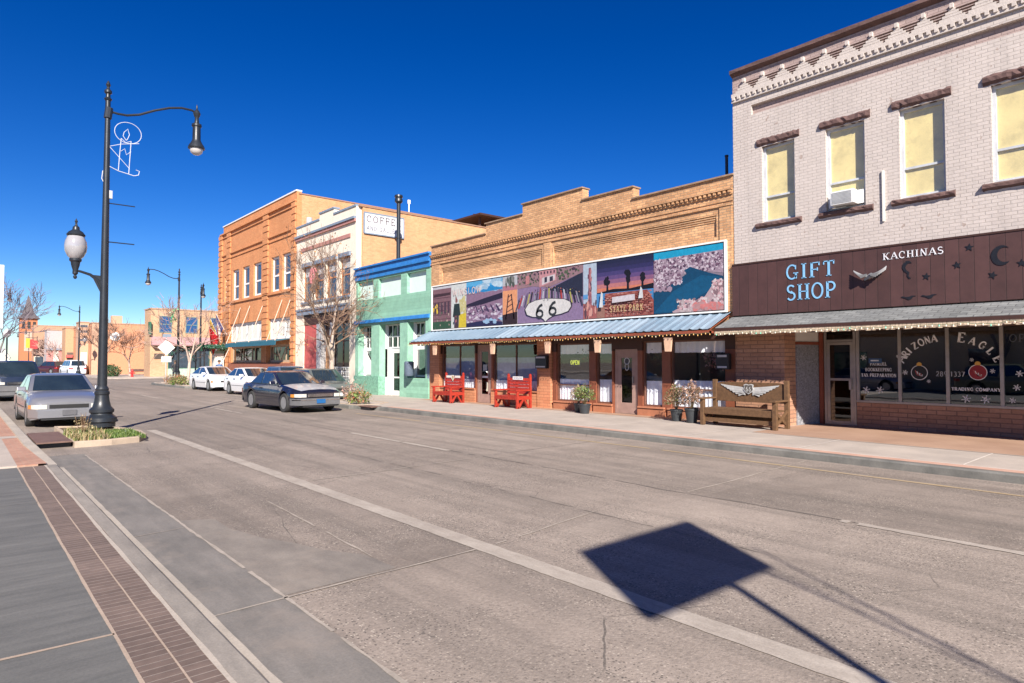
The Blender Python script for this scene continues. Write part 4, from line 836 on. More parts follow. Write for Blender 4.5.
def p8(mb, pl, shp, lev, W, H):
    shp([(0,.86),(1,.89),(1,1),(0,1)], (.02,.36,.55)); shp([(0,.4),(.3,.5),(.5,.66),(1,.55),(1,.9),(0,.88)], (.40,.31,.37)); blobs(mb, pl, lev, 420, 0,1,.62,.88,.022,[(.55,.46,.52),(.22,.13,.19),(.34,.25,.31),(.62,.55,.6),(.13,.08,.13)], .9)
    shp([(0,0),(1,0),(1,.5),(.8,.58),(.55,.7),(.46,.66),(.5,.6),(.3,.48),(.1,.36),(0,.36)], (.003,.085,.17)); shp([(0,.02),(.3,.02),(.9,.36),(.95,.5),(.7,.55),(.3,.35)], (.006,.12,.23))
    blobs(mb, pl, lev, 260, 0,.42,.45,.62,.022,[(.55,.46,.52),(.22,.13,.19),(.62,.55,.6),(.34,.25,.31)], .9); blobs(mb, pl, lev, 26, 0,.25,.36,.45,.04,[(.16,.10,.14),(.4,.3,.36)], .9)
    shp([(.28,.02),(.5,.13),(.75,.22),(.85,.38),(1,.45),(1,0),(.3,0)], (.5,.38,.40)); blobs(mb, pl, lev, 220, .36,1,.0,.2,.026,[(.66,.58,.58),(.30,.2,.22),(.6,.4,.42),(.5,.42,.42)], .9); blobs(mb, pl, lev, 110, .85,1,.1,.45,.026,[(.66,.58,.58),(.30,.2,.22),(.6,.4,.42)], .7); blobs(mb, pl, lev, 40, .62,1,.0,.14,.05,[(.62,.25,.24),(.5,.3,.3)], .9)
cuts = [23.35,21.95,20.9,18.6,17.75,14.45,13.85,11.6,9.29]
bgs = [(.55,.55,.58),(.62,.64,.62),(.3,.45,.6),(.5,.5,.52),(.30,.22,.34),(.45,.52,.6),(.04,.04,.10),(.3,.25,.3)]
for i, (dr_, b_) in enumerate(zip((p1,p2,p3,p4,p5,p6,p7,p8), bgs)): panel(cuts[i], cuts[i+1], b_, dr_)
mb = MB(); text(mb, 'WINSLOW', onwall(XB-.012, 21.85, 4.50), .27, 1.95, False, (.62,.48,.46), None, .14, 1.0); mb.build('billboard_lettering', 'print', bb)
# ================================================================== GREEN SHOP
Yg0, Yg1 = 23.64, 30.64
gr = thing('green_shop', 'single storey mint green shop with bright blue cornice and white boarded transoms', 'building', (XF, 27, .13), world=True)
tw = [(24.0,25.62),(26.15,28.28),(28.8,30.45)]
mb = MB(); holes(mb, XF, XF+.3, Yg0, Yg1, 3.88, 5.97, [(a,b,4.93,5.88) for a,b in tw]); mb.build('wall', MT['mint'], gr)
mb = MB(); mb.box(XF-.06, XF+.35, Yg0, Yg1, 5.97, 6.22); mb.box(XF-.14, XF+.35, Yg0-.01, Yg1+.01, 6.22, 6.30); mb.box(XF-.08, XF+.35, Yg0, Yg1, 6.30, 6.55); mb.box(XF-.16, XF+.38, Yg0-.01, Yg1+.01, 6.55, 6.63); mb.build('cornice', MT['blue'], gr)
for a, b in tw:
    mb = MB(); mb.box(XF+.16, XF+.24, a, b, 4.93, 5.88); mb.build('transom_board', M('pale_mint_board', (.62,.74,.68), .6, amt=.06), gr)
mb = MB(); mb.prism([(XF-.005,Yg0+.02,3.89),(XF-.10,Yg0+.02,3.86),(XF-.13,Yg0+.02,3.71),(XF-.005,Yg0+.02,3.71)], (0,Yg1-Yg0-.04,0)); mb.build('blue_valance', MT['blue'], gr)
piers = [(23.64,24.0),(25.5,26.18),(28.1,28.92),(30.3,30.64)]
each('pier', MT['mintp'], gr, [(XF-.03, XF+.3, a, b, .12, 3.88) for a, b in piers])
each('lintel', MT['mintp'], gr, [(XF+.02, XF+.3, a, b, 3.60, 3.88) for a, b in ((24.0,25.5),(26.18,28.1),(28.92,30.3))])
mb = MB(); mb.box(XF-.10, XF+.3, 28.08, 30.66, .12, 1.05); mb.build('shade_mottled_base', MT['mintm'], gr)  # dark mottling puts the tree's shadow into the green
mb = MB(); mb.box(XF-.06, XF+.3, 23.70, 25.52, .12, 1.02); mb.build('base_panel', MT['mint'], gr)
for k, (a, b) in enumerate(((24.0,25.5),(26.18,28.1),(28.92,30.3))):
    xr = XF+.42
    f = window(gr, xr, a, b, 2.42, 3.6, MT['white'], GLD, .07, .06, [a+(b-a)*q/4 for q in (1,2,3)], (3.0,), 'transom_window')
    mb = MB(); mb.box(xr-.12, xr, b-.001, b+.02, 1, 3.6); mb.box(XF+.3, xr, b-.02, b-.001, 1.0, 3.6); mb.box(XF+.3, xr, a+.001, a+.02, 1., 3.6); mb.build('window_reveal', MT['white'], gr)
    if k != 1:
        f = window(gr, xr, a, b, 1.06, 2.42, MT['white'], GL, .09, .06, (), (), 'shop_window')
        if k == 2:
            mb = MB(); mb.prism([(xr-.02,b-.02,1.1),(xr-.02,a+.1,1.1),(xr-.02,a+.5,1.5),(xr-.02,b-.02,2.3)], (.012,0,0)); mb.build('white_poster', MT['white'], f)
mb = MB(); mb.box(16.25, 16.3, 26.15, 28.12, .12, 2.42); 
mb = MB(); frame_bars(mb, 16.2, 16.27, 26.2, 28.1, .13, 2.42, .14); fr = mb.build('door_frame', MT['white'], gr)
mb = MB(); mb.box(16.15,16.27,27.7,28.1,.13,2.4); mb.box(XF+.3,16.2,28.08,28.12,.13,2.4); mb.build('white_side_panel', MT['white'], gr)
mb = MB(); frame_bars(mb, 16.21, 16.26, 26.34, 27.66, .27, 2.28, .09, trans=(1.0,)); d = mb.build('door', MT['white'], gr)
mb = MB(); mb.box(16.23, 16.238, 26.42, 27.6, .33, 2.2); mb.build('pane', GLD, d)
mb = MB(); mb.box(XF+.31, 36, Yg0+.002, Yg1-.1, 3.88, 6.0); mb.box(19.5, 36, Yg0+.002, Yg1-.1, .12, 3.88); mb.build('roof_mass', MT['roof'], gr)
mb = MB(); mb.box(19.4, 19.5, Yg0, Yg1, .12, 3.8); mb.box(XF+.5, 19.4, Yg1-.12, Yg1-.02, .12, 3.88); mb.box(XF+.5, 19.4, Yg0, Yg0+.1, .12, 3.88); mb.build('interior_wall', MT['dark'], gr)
mb = MB(); mb.tube([(17, 28.5, 6.0), (17, 28.5, 9.95)], .10, 12); mb.lathe((17,28.5,9.9), [(.12,0),(.2,.08),(.2,.2),(.16,.28),(.22,.32),(.2,.42),(0,.48)], 14); mb.tube([(17,28.5,8.1),(17,28.5,8.16)], .13, 12)
solo(mb, 'stove_pipe', MT['steel'], 'tall dark metal stove pipe with cap rising from the green shop roof', 'stove pipe')
mb = MB(); mb.tube([(16.9, 9.9, 6.5), (16.9, 9.9, 7.75)], .045, 8); mb.tube([(16.9,9.9,7.75),(16.9,9.9,7.8)], .055, 8)
solo(mb, 'vent_pipe', MT['steel'], 'short black vent pipe on the tan brick shop roof beside the white building', 'vent pipe')
mb = MB(); mb.tube([(22.25, 36, 11.6), (22.25, 36, 12.3)], .04, 6); mb.box(22.17,22.33,35.95,36.05,12.15,12.4)
solo(mb, 'roof_antenna', MT['white'], 'short white antenna post on the brick roof behind the COFFEE sign', 'antenna')

# ================================================================== COFFEE BUILDING (cream front)
YC0, YC1 = 30.68, 38.52
cb = thing('cream_fronted_building', 'two storey cream fronted building with blue grey ledges and a bare brick side wall', 'building', (XF, 34, .13), world=True)
cw = [(31.32,32.58),(32.95,34.28),(34.58,35.85),(36.25,37.5)]
mb = MB(); holes(mb, XF, XF+.3, YC0, YC1, 4.9, 9.98, [(a,b,5.35,7.5) for a,b in cw]); mb.box(XF, XF+.3, 33.35, 35.2, 9.98, 10.32); mb.build('wall', MT['cream'], cb)
mb = MB(); mb.box(XF-.05, XF+.33, YC0, 33.35, 9.98, 10.08); mb.box(XF-.05, XF+.33, 33.3, 35.25, 10.32, 10.42); mb.box(XF-.05, XF+.33, 35.2, YC1, 9.98, 10.08)
mb.box(XF-.16, XF, YC0, YC1, 9.32, 9.44); mb.build('coping', MT['bluegrey'], cb)
mb = MB(); mb.box(XF-.10, XF, YC0, YC1, 9.16, 9.32); mb.box(XF-.05, XF, 31.3, 37.7, 8.42, 8.62); mb.build('rose_band', M('rose_band_paint', (.42,.20,.17), .7), cb)
each('lintel', MT['bluegrey'], cb, [(XF-.10, XF, a-.05, b+.05, 7.44, 7.66) for a, b in cw]); each('sill', MT['bluegrey'], cb, [(XF-.10, XF+.1, a-.05, b+.05, 5.22, 5.34) for a, b in cw])
for a, b in cw:
    f = window(cb, XF+.12, a, b, 5.35, 7.5, M('orange_window_frame', (.45,.19,.09), .6), GUP, .10, .08, (), (6.5,))
    mb = MB(); mb.box(XF+.13, XF+.14, a+.12, b-.12, 6.85, 7.38); mb.build('blind', MT['greyp'], f)
mb = MB(); mb.box(XF-.20, XF, 31.3, 38.1, 4.80, 4.90); mb.box(XF-.14, XF, 31.3, 38.1, 4.55, 4.80); mb.build('sign_band', MT['bluegrey'], cb)
each('corner_pilaster', MT['cream'], cb, [(XF, XF+.3, YC0, 31.35, .12, 4.9), (XF, XF+.3, 37.3, YC1, .12, 4.9)])
mb = MB(); mb.box(XF+.02, XF+.3, 31.35, 37.3, 3.95, 4.9); mb.build('dark_transom', MT['darkbrown'], cb)
mb = MB(); mb.box(XF+.05, XF+.3, 35.5, 37.3, .12, 3.95); mb.build('red_wall', MT['redwall'], cb)
each('grey_pillar', MT['greyp'], cb, [(XF+.0, XF+.35, 34.9, 35.5, .12, 3.95), (XF+.0, XF+.3, 33.4, 33.75, .12, 3.95)])
mb = MB(); mb.box(XF+.35, XF+.42, 34.1, 34.9, .14, 2.6); mb.build('door', MT['redwall'], cb)
mb = MB(); mb.box(XF+.3, XF+.4, 33.75, 34.1, .12, 3.95); mb.box(XF+.3, XF+.4, 34.1, 34.9, 2.62, 3.95); mb.build('door_wall', MT['darkbrown'], cb)
f = window(cb, XF+.12, 31.35, 33.4, .62, 3.94, MT['darkbrown'], GLD, .07, .08, (32.35,), (2.9,), 'shop_window')
mb = MB(); mb.box(XF+.28, XF+.3, 31.36, 33.39, .62, 3.94); mb.build('dark_backing', MT['dark'], f)  # dark sheet stands in for the unlit room behind the glass
mb = MB(); 
for z in (1.45, 1.2, .95): mb.box(XF-.02, XF+.02, 31.35, 33.4, z, z+.035)
y = 31.4
while y < 33.4: mb.box(XF-.01, XF+.01, y, y+.025, .6, 1.45); y += .2
mb.build('railing', MT['white'], cb)
mb = MB(); mb.box(XF+.01, XF+.3, 31.35, 33.4, .12, .6); mb.build('low_wall', M('pinkish_stone', (.36,.27,.24), .8, amt=.4, ns=16), cb)
mb = MB(); mb.box(XF+.305, 38, 30.54, YC1-.002, .10, 9.95); mb.build('side_wall', B_SIDE, cb)
mb = MB(); mb.box(XF+.1, 38, 30.50, 30.70, 9.955, 10.03); mb.build('side_coping', M('side_coping', (.30,.17,.11), .9), cb)
s_ = thing('coffee_sign', 'faded white painted COFFEE board on the brick side wall above the green roof', 'sign', (17.3, 30.5, 8.6), world=True)
mb = MB(); mb.box(16.12, 18.5, 30.47, 30.54, 8.58, 9.66); mb.build('board', M('faded_sign_white', (.58,.60,.62), .7, amt=.1, stain=.3), s_)
mb = MB()
for b_ in ((16.1,18.52,8.54,8.60),(16.1,18.52,9.64,9.70),(16.08,16.14,8.6,9.64),(18.48,18.54,8.6,9.64)): mb.box(b_[0], b_[1], 30.455, 30.54, b_[2], b_[3])
mb.build('frame', MT['bluegrey'], s_)
mb = MB(); ps = lambda u, v: (16.22+u, 30.466, 9.17+v); text(mb, 'COFFEE', ps, .36, 2.1, False, (.17,.13,.14), None, .18, .9)
ps = lambda u, v: (16.24+u, 30.466, 8.74+v); text(mb, 'AND GALLERY', ps, .24, 2.1, False, (.17,.15,.18), None, .16, .9); mb.build('lettering', 'print', s_)
mb = MB(); mb.tube([(XF+.15, 37.0, 10.08), (XF+.15, 37.0, 10.45)], .18, 10)
solo(mb, 'roof_drum', MT['greyp'], 'small pale grey drum on the cream parapet, against the orange brick wall', 'drum')
mb = MB()
for k in range(7):
    a = k*51.4; mb.lathe((XF-.28, 35.4+.32*math.cos(R(a)), 6.75+.32*math.sin(R(a))), [(.0,-.05),(.2,-.03),(.22,0),(.2,.03),(0,.05)], 10, axis='x')
solo(mb, 'flower_ornament', M('pink_ornament', (.70,.25,.25), .6), 'pale coral flower shaped ornament hanging before the cream building upper windows', 'ornament')
rj = random.Random(4); mb = MB()
for k in range(34):
    x0, y0, z0 = rj.uniform(24.5, 31), rj.uniform(31.5, 36), rj.uniform(10.3, 11.35); l = rj.uniform(1, 3.2); a = rj.uniform(-.25, .25)
    mb.prism([(x0,y0,z0),(x0+l,y0+a,z0+rj.uniform(-.25,.12)),(x0+l,y0+a+.12,z0+.05),(x0,y0+.12,z0+.06)], (0,0,.07))
for x in (25, 27, 29.5): mb.box(x, x+.12, 32, 32.12, 9.9, 11.2); mb.box(x, x+.12, 35, 35.12, 9.9, 11.2)
mb.box(24.6, 31, 31.4, 36.3, 11.0, 11.12)
solo(mb, 'collapsed_roof_shed', MT['darkbrown'], 'collapsed dark timber shed on the roof behind the tan brick parapet', 'shed')

# ================================================================== ORANGE BRICK CORNER BUILDING
YO0, YO1 = 38.54, 53.9
ob = thing('orange_brick_building', 'two storey orange brick corner building with quoined pilasters and a teal canvas awning', 'building', (XF, 46, .13), world=True)
ow = [(39.38,40.78),(41.32,42.68),(44.56,46.1),(46.94,48.4),(49.2,50.64),(52.1,52.65)]
mb = MB(); holes(mb, XF, XF+.3, YO0, YO1, .12, 11.8, [(a,b,6.4,8.7) for a,b in ow[:5]]+[(52.1,52.6,6.4,8.4)]+[(39.3,43.1,3.25,4.62),(44.42,51.2,3.25,4.62),(39.3,43.1,1.72,2.9),(44.42,50.8,1.72,2.9)])
mb.box(XF, XF+.3, YO0, 53.0, 11.8, 12.38); mb.build('wall', B_ORW, ob)
mb = MB(); mb.box(XF-.06, XF+.33, YO0, 53.05, 12.38, 12.46); mb.build('coping', MT['white'], ob)
for a, b in ((38.6,39.2),(43.2,44.15),(51.1,51.95),(53.1,53.92)):
    mb = MB(); z = .5
    while z < 11.6: mb.box(XF-.10, XF, a, b, z, z+.30); z += .42
    mb.box(XF-.06, XF, a+.05, b-.05, .3, 11.78)
    mb.build('quoined_pilaster', B_ORW, ob)
each('string_course', B_ORW, ob, [(XF-d_, XF, YO0+.01, 53.55, z, z+h) for z, h, d_ in ((11.75,.10,.14),(11.45,.08,.08),(10.05,.1,.10),(9.72,.06,.06),(6.2,.12,.10))])
for a, b in ow:
    if a > 51: b = 52.6
    f = window(ob, XF+.12, a, b, 6.4, 8.4 if a > 51 else 8.7, MT['white'], GUP, .14, .08, (), (7.45,))
for a, b in ((39.3,43.1),(44.42,51.2)):
    n = 3 if b < 44 else 6
    f = window(ob, XF+.14, a, b, 3.25, 4.62, MT['white'], MT['offwhite'], .12, .08, [a+(b-a)*q/n for q in range(1, n)], (), 'transom_window')
for a, b, ms in ((39.3,43.1,(40.4,42.6)),(44.42,50.8,(46.0,46.6,48.4,49.0))):
    f = window(ob, XF+.14, a, b, 1.72, 2.9, M('tan_window_frame', (.45,.33,.22), .6), GLD, .16, .08, ms, (), 'shop_window')
    mb = MB(); mb.box(XF+.28, XF+.30, a, b, 1.7, 2.9); mb.build('dark_backing', MT['dark'], f)  # dark-coloured sheet in place of a shaded room, wall is solid behind
mb = MB(); mb.box(XF-.12, XF, YO0+.05, 51.0, .12, 1.68); mb.build('base', MT['redbrickdk'], ob)
mb = MB(); mb.box(XF+.305, 40, 38.53, YO1-.3, .10, 12.2); mb.build('side_wall', B_SIDE, ob)
mb = MB(); mb.box(XF+.1, 40, 38.49, 38.67, 12.205, 12.28); mb.build('side_coping', M('side_coping', (.30,.17,.11), .9), ob)
oa = thing('teal_awning', 'long teal canvas awning held by thin pale rods on the orange brick building', 'awning', (15.2, 45, 2.85), world=True)
mb = MB(); mb.prism([(XF-.01,39.2,3.25),(14.75,39.2,3.08),(14.72,39.2,2.80),(14.76,39.2,2.80),(14.79,39.2,3.04),(XF-.01,39.2,3.21)], (0,9.6,0)); mb.build('canvas', MT['teal'], oa)
for y in (39.3, 40.7, 44.0, 46.7, 48.7):
    mb = MB(); mb.tube([(XF-.02, y, 5.75), (14.76, y, 3.08)], .028, 5); mb.build('rod', M('pale_rod', (.68,.48,.36), .6), oa)
# corner canopy with garland, flags and kiosk
cc = thing('corner_canopy', 'dark corner canopy wrapped in green garland at the far end of the orange building', 'canopy', (15, 52.4, .13), world=True)
mb = MB(); mb.box(13.9, XF-.03, 51.2, 53.7, 2.80, 3.05); mb.build('roof', MT['green'], cc)
for x, y in ((14.0,51.3),(14.0,53.6)): mb = MB(); mb.tube([(x,y,.13),(x,y,2.8)], .06, 8); mb.build('post', MT['black'], cc)
rg = random.Random(6); mb = MB()
for k in range(500):
    t_ = rg.random(); s2 = rg.random()
    p = Vector((13.88, 51.2+2.5*t_, 2.95)) if s2 < .5 else Vector((13.9+1.8*t_, 51.16, 2.95))
    p += Vector((rg.gauss(0,.09), rg.gauss(0,.09), rg.gauss(0,.13)-.1*math.sin(t_*9)**2)); q = [p+Vector((rg.uniform(-.09,.09), rg.uniform(-.09,.09), rg.uniform(-.09,.09))) for _ in range(3)]
    mb.poly(q, rg.choice([(.02,.10,.05),(.03,.15,.08),(.01,.06,.03),(.25,.3,.28)]))
tag(mb.build('garland', 'print', cc), kind='stuff')
ki = thing('entrance_booth', 'pale entrance booth with green top under the garland canopy', 'booth', (15.3, 52.4, .13), world=True)
mb = MB(); mb.box(14.95, 15.6, 52.0, 52.8, .13, 2.4); mb.build('body', MT['offwhite'], ki)
mb = MB(); mb.box(14.9, 15.65, 51.95, 52.85, 2.4, 2.62); mb.build('top', M('pale_green_top', (.3,.42,.34), .7), ki)
def flag(name, label, base, tip, drop, cols, seed, w=.7, horiz=False):
    r = thing(name, label, 'flag', base, world=True); base = Vector(base); tip = Vector(tip)
    mb = MB(); mb.tube([base, tip], .022, 6); mb.build('pole', MT['offwhite'], r)
    rd = random.Random(seed); mb = MB(); n, m = 12, len(cols)*2
    a0 = base+(tip-base)*.35; d = (tip-a0); P = {}
    for i in range(n+1):
        for j in range(m+1):
            s2 = i/n; h = j/m; p = a0+d*s2+Vector((0, .06*math.sin(h*7+s2*3+seed)*h, -drop*h*(1-.15*s2))); p.x -= (.5*h*(1-s2)); p.y -= .25*h; P[i,j] = p
    for i in range(n):
        for j in range(m): mb.add([P[i,j],P[i+1,j],P[i+1,j+1],P[i,j+1]], [(0,1,2,3)], cols[(i*len(cols)//n) if horiz else j//2], True)
    mb.build('cloth', 'print', r, edge=80)
flag('flag', 'bunched yellow and green flag above the garland canopy', (15.6,52.9,3.3), (14.7,52.6,5.2), 1.5, [(.7,.5,.05),(.7,.5,.05),(.04,.25,.10),(.04,.25,.10)], 1)
flag('flag', 'red flag hanging lowest above the garland canopy', (15.7,52.2,3.1), (14.5,52.0,4.5), 1.4, [(.55,.02,.03)]*3, 2)
flag('flag', 'blue and white flag topmost above the garland canopy', (15.7,51.6,3.8), (14.8,51.4,5.4), 1.2, [(.05,.06,.2),(.7,.7,.72),(.5,.05,.05)], 3)
st = []
for k in range(7): st.append((.5,.05,.06) if k % 2 == 0 else (.7,.68,.66))
flag('flag', 'red and white striped flag leaning beside the brown wall under the teal awning', (15.6,50.9,2.7), (14.7,49.6,1.5), .9, st, 4, horiz=True)

# ================================================================== beyond the cross street
def block(name, label, x0, x1, y, z1, m, depth=30, cat='building', base=.1):
    b = thing(name, label, cat, ((x0+x1)/2, y, base), world=True); mb = MB(); mb.box(x0, x1, y, y+depth, base, z1); mb.build('wall', m, b)
    mb = MB(); mb.box(x0-.06, x1+.06, y-.06, y+depth, z1, z1+.14); mb.build('coping', M('far_coping', (.42,.27,.18), .85), b); return b
def southwin(root, x0, x1, y, z0, z1, fm, pm, name='window', t=.08, mull=0, tr=0):
    mb = MB(); mb.box(x0, x1, y-.05, y-.002, z1-t, z1); mb.box(x0, x1, y-.05, y-.002, z0, z0+t); mb.box(x0, x0+t, y-.05, y-.002, z0+t, z1-t); mb.box(x1-t, x1, y-.05, y-.002, z0+t, z1-t)
    if tr: mb.box(x0+t, x1-t, y-.045, y-.002, (z0+z1)/2-t/2, (z0+z1)/2+t/2)
    f = mb.build(name, fm, root); mb = MB(); mb.box(x0+t*.5, x1-t*.5, y-.025, y-.001, z0+t*.5, z1-t*.5); mb.build('pane', pm, f); return f
b = block('corner_cafe_building', 'two storey pale brick building with dark blue upper windows across the side street', 16.2, 40, 80, 7.65, brick('pale_yellow_brick', (.50,.29,.16), (.58,.37,.22), (.46,.32,.2), .3, .1, .01, .85, .4, .2, .15, .5), 3)
for x in (17.7, 20.4, 23.1, 25.8): southwin(b, x-.65, x+.65, 80, 5.05, 6.95, M('green_grey_frame', (.16,.24,.22), .6), M('blue_pane', (.03,.09,.22), .15, bmp=0), tr=1)
mb = MB(); mb.prism([(16.25,79.98,4.6),(16.25,79.2,3.75),(16.25,79.2,3.6),(16.25,79.98,3.6)], (11,0,0)); mb.build('awning', M('mauve_canvas', (.42,.24,.24), .8, stain=.2), b)
southwin(b, 18.0, 22.4, 80, 1.0, 3.45, MT['green'], GUP, 'shop_window'); southwin(b, 22.9, 26, 80, .3, 3.3, MT['offwhite'], MT['offwhite'], 'shop_window')
mb = MB(); mb.box(18.0, 22.5, 79.93, 79.998, .1, 1.0); mb.build('base_panel', M('pale_green_panel', (.36,.46,.38), .7), b)
mb = MB(); mb.box(16.6, 17.6, 79.95, 79.998, 2.1, 2.7); mb.build('plaque', M('dark_plaque', (.08,.06,.05), .5), b)
mb = MB(); mb.box(16.0, 16.2, 79.6, 80.2, 4.8, 6.2); mb.build('wall_lamp', MT['green'], b)
wr = MB(); 
for k in range(220):
    a = rg.uniform(0, math.pi); r_ = rg.gauss(1.25, .09); p = Vector((19.4+r_*math.cos(a), 79.75+rg.gauss(0,.08), 1.9+r_*math.sin(a)*1.1)); wr.poly([p+Vector((rg.uniform(-.13,.13), rg.uniform(-.1,.1), rg.uniform(-.13,.13))) for _ in range(3)], rg.choice([(.02,.08,.05),(.04,.12,.08),(.15,.05,.05)]))
solo(wr, 'garland_arch', 'print', 'dark garland arch over the doorway of the pale brick corner building', 'garland')
b = block('long_orange_building', 'long low orange rendered building with a round white wall medallion', 13.1, 30, 98, 6.75, MT['clay'])
mb = MB(); mb.lathe((15.7, 97.93, 5.1), [(.0,-.06),(.45,-.06),(.58,0),(.6,.06)], 20, axis='y'); mb.build('medallion', MT['white'], b)
mb = MB(); mb.lathe((15.7, 97.92, 5.1), [(.0,-.075),(.24,-.07),(.25,.0)], 16, axis='y'); mb.build('medallion_centre', MT['bluegrey'], b)
mb = MB(); mb.box(15.4,16.6,98.6,99.6,6.7,7.9); mb.build('chimney', MT['ochre'], b)
mb = MB(); mb.box(13.1,14.6,97.9,97.999,.1,6.7); mb.box(19.3,20.3,97.9,97.999,.1,6.7); mb.build('pilaster', MT['ochre'], b)
mb = MB(); mb.box(17.3,19.2,97.93,97.999,.5,.8); mb.build('base_band', MT['stone'], b)
b = block('pale_two_storey_building', 'narrow pale building with dark slit windows left of the long orange building', 12.0, 13.05, 100, 6.9, MT['ochre'], 3)
for z in (4.5, 5.6, 6.3): southwin(b, 12.1, 12.9, 100, z, z+.3, MT['bluegrey'], GUP, t=.04)
southwin(b, 12.2, 12.9, 100, .8, 3.0, MT['offwhite'], MT['greyp'], 'door')
b = block('flat_tan_building', 'flat roofed orange tan building behind the parked white van', 12.1, 22, 115, 6.75, M('tan_render', (.50,.29,.165), .85, amt=.12), 4)
southwin(b, 12.3, 13.8, 115, .3, 3.2, M('dim_frame', (.2,.16,.13), .7), M('brownish_pane', (.12,.10,.08), .3), 'shop_window')
mb = MB(); mb.box(12.2,13.0,114.6,114.99,2.4,2.8); mb.build('small_sign', MT['redwall'], b)
b = block('grey_fronted_building', 'pale grey upper front over a pink shopfront, right of the church tower', 11.0, 22, 128, 6.9, M('pale_grey_render', (.42,.38,.38), .8, amt=.1), 4)
mb = MB(); mb.box(10.9,13.6,127.6,127.99,3.7,4.0); mb.build('ledge', MT['bluegrey'], b)
mb = MB(); mb.box(11.0,11.9,127.9,127.99,.1,3.6); mb.box(12.6,13.4,127.9,127.99,.1,3.6); mb.build('pink_front', M('pink_front', (.55,.22,.2), .8), b)
mb = MB(); mb.box(11.9,12.6,127.92,127.99,.1,3.6); mb.build('white_front', MT['offwhite'], b)
b = block('distant_brick_block', 'long orange brown block behind the grey fronted building', 11.0, 26, 152, 8.7, M('orange_brown_render', (.47,.26,.16), .85, amt=.12), 4)
southwin(b, 11.2, 12.6, 152, .2, 2.8, MT['offwhite'], GUP, 'shop_window')
tw_ = thing('church_tower', 'red brick church tower with dark pointed spire at the end of the street', 'tower', (13.8, 205, .1), world=True)
mb = MB(); mb.box(11.95, 15.6, 205, 208.7, .1, 12.9); mb.build('tower_wall', M('tower_brick', (.46,.17,.08), .85, amt=.15), tw_)
mb = MB(); mb.box(12.9, 15.0, 204.9, 204.99, 4.5, 9.6); mb.build('pale_panel', M('tower_pale', (.50,.36,.28), .85), tw_)
mb = MB()
for x in (12.4, 13.5, 14.6): mb.box(x, x+.6, 204.9, 204.99, 10.3, 12.1)
mb.build('belfry_opening', MT['dark'], tw_)
mb = MB(); mb.add([(11.4,204.4,12.9),(16.1,204.4,12.9),(16.1,209.3,12.9),(11.4,209.3,12.9),(12.6,205.7,14.3),(14.9,205.7,14.3),(14.9,208,14.3),(12.6,208,14.3),(13.7,206.8,19.2)],
    [(0,1,2,3),(0,1,5,4),(1,2,6,5),(2,3,7,6),(3,0,4,7),(4,5,8),(5,6,8),(6,7,8),(7,4,8)]); mb.build('spire', M('spire_slate', (.10,.085,.09), .7, amt=.3), tw_)
b = block('church_hall', 'low tan church hall beside the foot of the brick tower', 15.7, 28, 200, 10.2, M('hall_render', (.47,.27,.17), .85), 20)
for k, (x0, x1, y, z, lb) in enumerate(((4.5,9.2,190,4.6,'pale gabled house at the far left beyond the parked pickup'),(9.0,11.6,235,5.6,'white gabled house just left of the church tower'))):
    h = thing('gabled_house', lb, 'house', ((x0+x1)/2, y, 0), world=True)
    mb = MB(); mb.prism([(x0,y,0),(x1,y,0),(x1,y,z*.55),((x0+x1)/2,y,z),(x0,y,z*.55)], (0,12,0)); mb.build('wall', MT['offwhite'], h)
    mb = MB(); xm = (x0+x1)/2; mb.prism([(x0-.3,y-.3,z*.5),(xm,y-.3,z+.05),(xm,y-.3,z+.25),(x0-.3,y-.3,z*.5+.2)], (0,12.6,0)); mb.prism([(x1+.3,y-.3,z*.5),(xm,y-.3,z+.05),(xm,y-.3,z+.25),(x1+.3,y-.3,z*.5+.2)], (0,12.6,0)); mb.build('roof', MT['greyp'], h)
    southwin(h, xm-.5, xm+.5, y, 1, 2.2, MT['white'], GUP)
# the left side of the street: what the shop windows mirror
b = block('yellow_stucco_building', 'long yellow stucco building set back behind a parking lot, mirrored in the shop windows', -19, -9.5, -30, 5.6, M('yellow_stucco', (.56,.44,.27), .85, amt=.08), 62)
for k, y in enumerate((2, 9, 16, 24)):
    mb = MB(); mb.box(-9.5, -9.45, y, y+1.6, .3, 2.5) if k % 2 else mb.box(-9.5, -9.45, y, y+2.4, 1.0, 2.4); mb.build('window' if k % 2 == 0 else 'door', GUP, b)
sg = thing('blade_sign', 'tall white blade sign cut by the left edge of the picture', 'sign', (.5, 40, .1), world=True)
mb = MB(); mb.box(-.4, 1.66, 39.9, 40.15, 3.4, 6.5); mb.build('sign_face', MT['white'], sg)
mb = MB(); mb.tube([(-.6,40,.1),(-.6,40,6.4)], .09, 8); mb.box(-.6,-.4,39.97,40.07,3.8,3.9); mb.box(-.6,-.4,39.97,40.07,5.8,5.9); mb.build('pole', MT['steel'], sg)
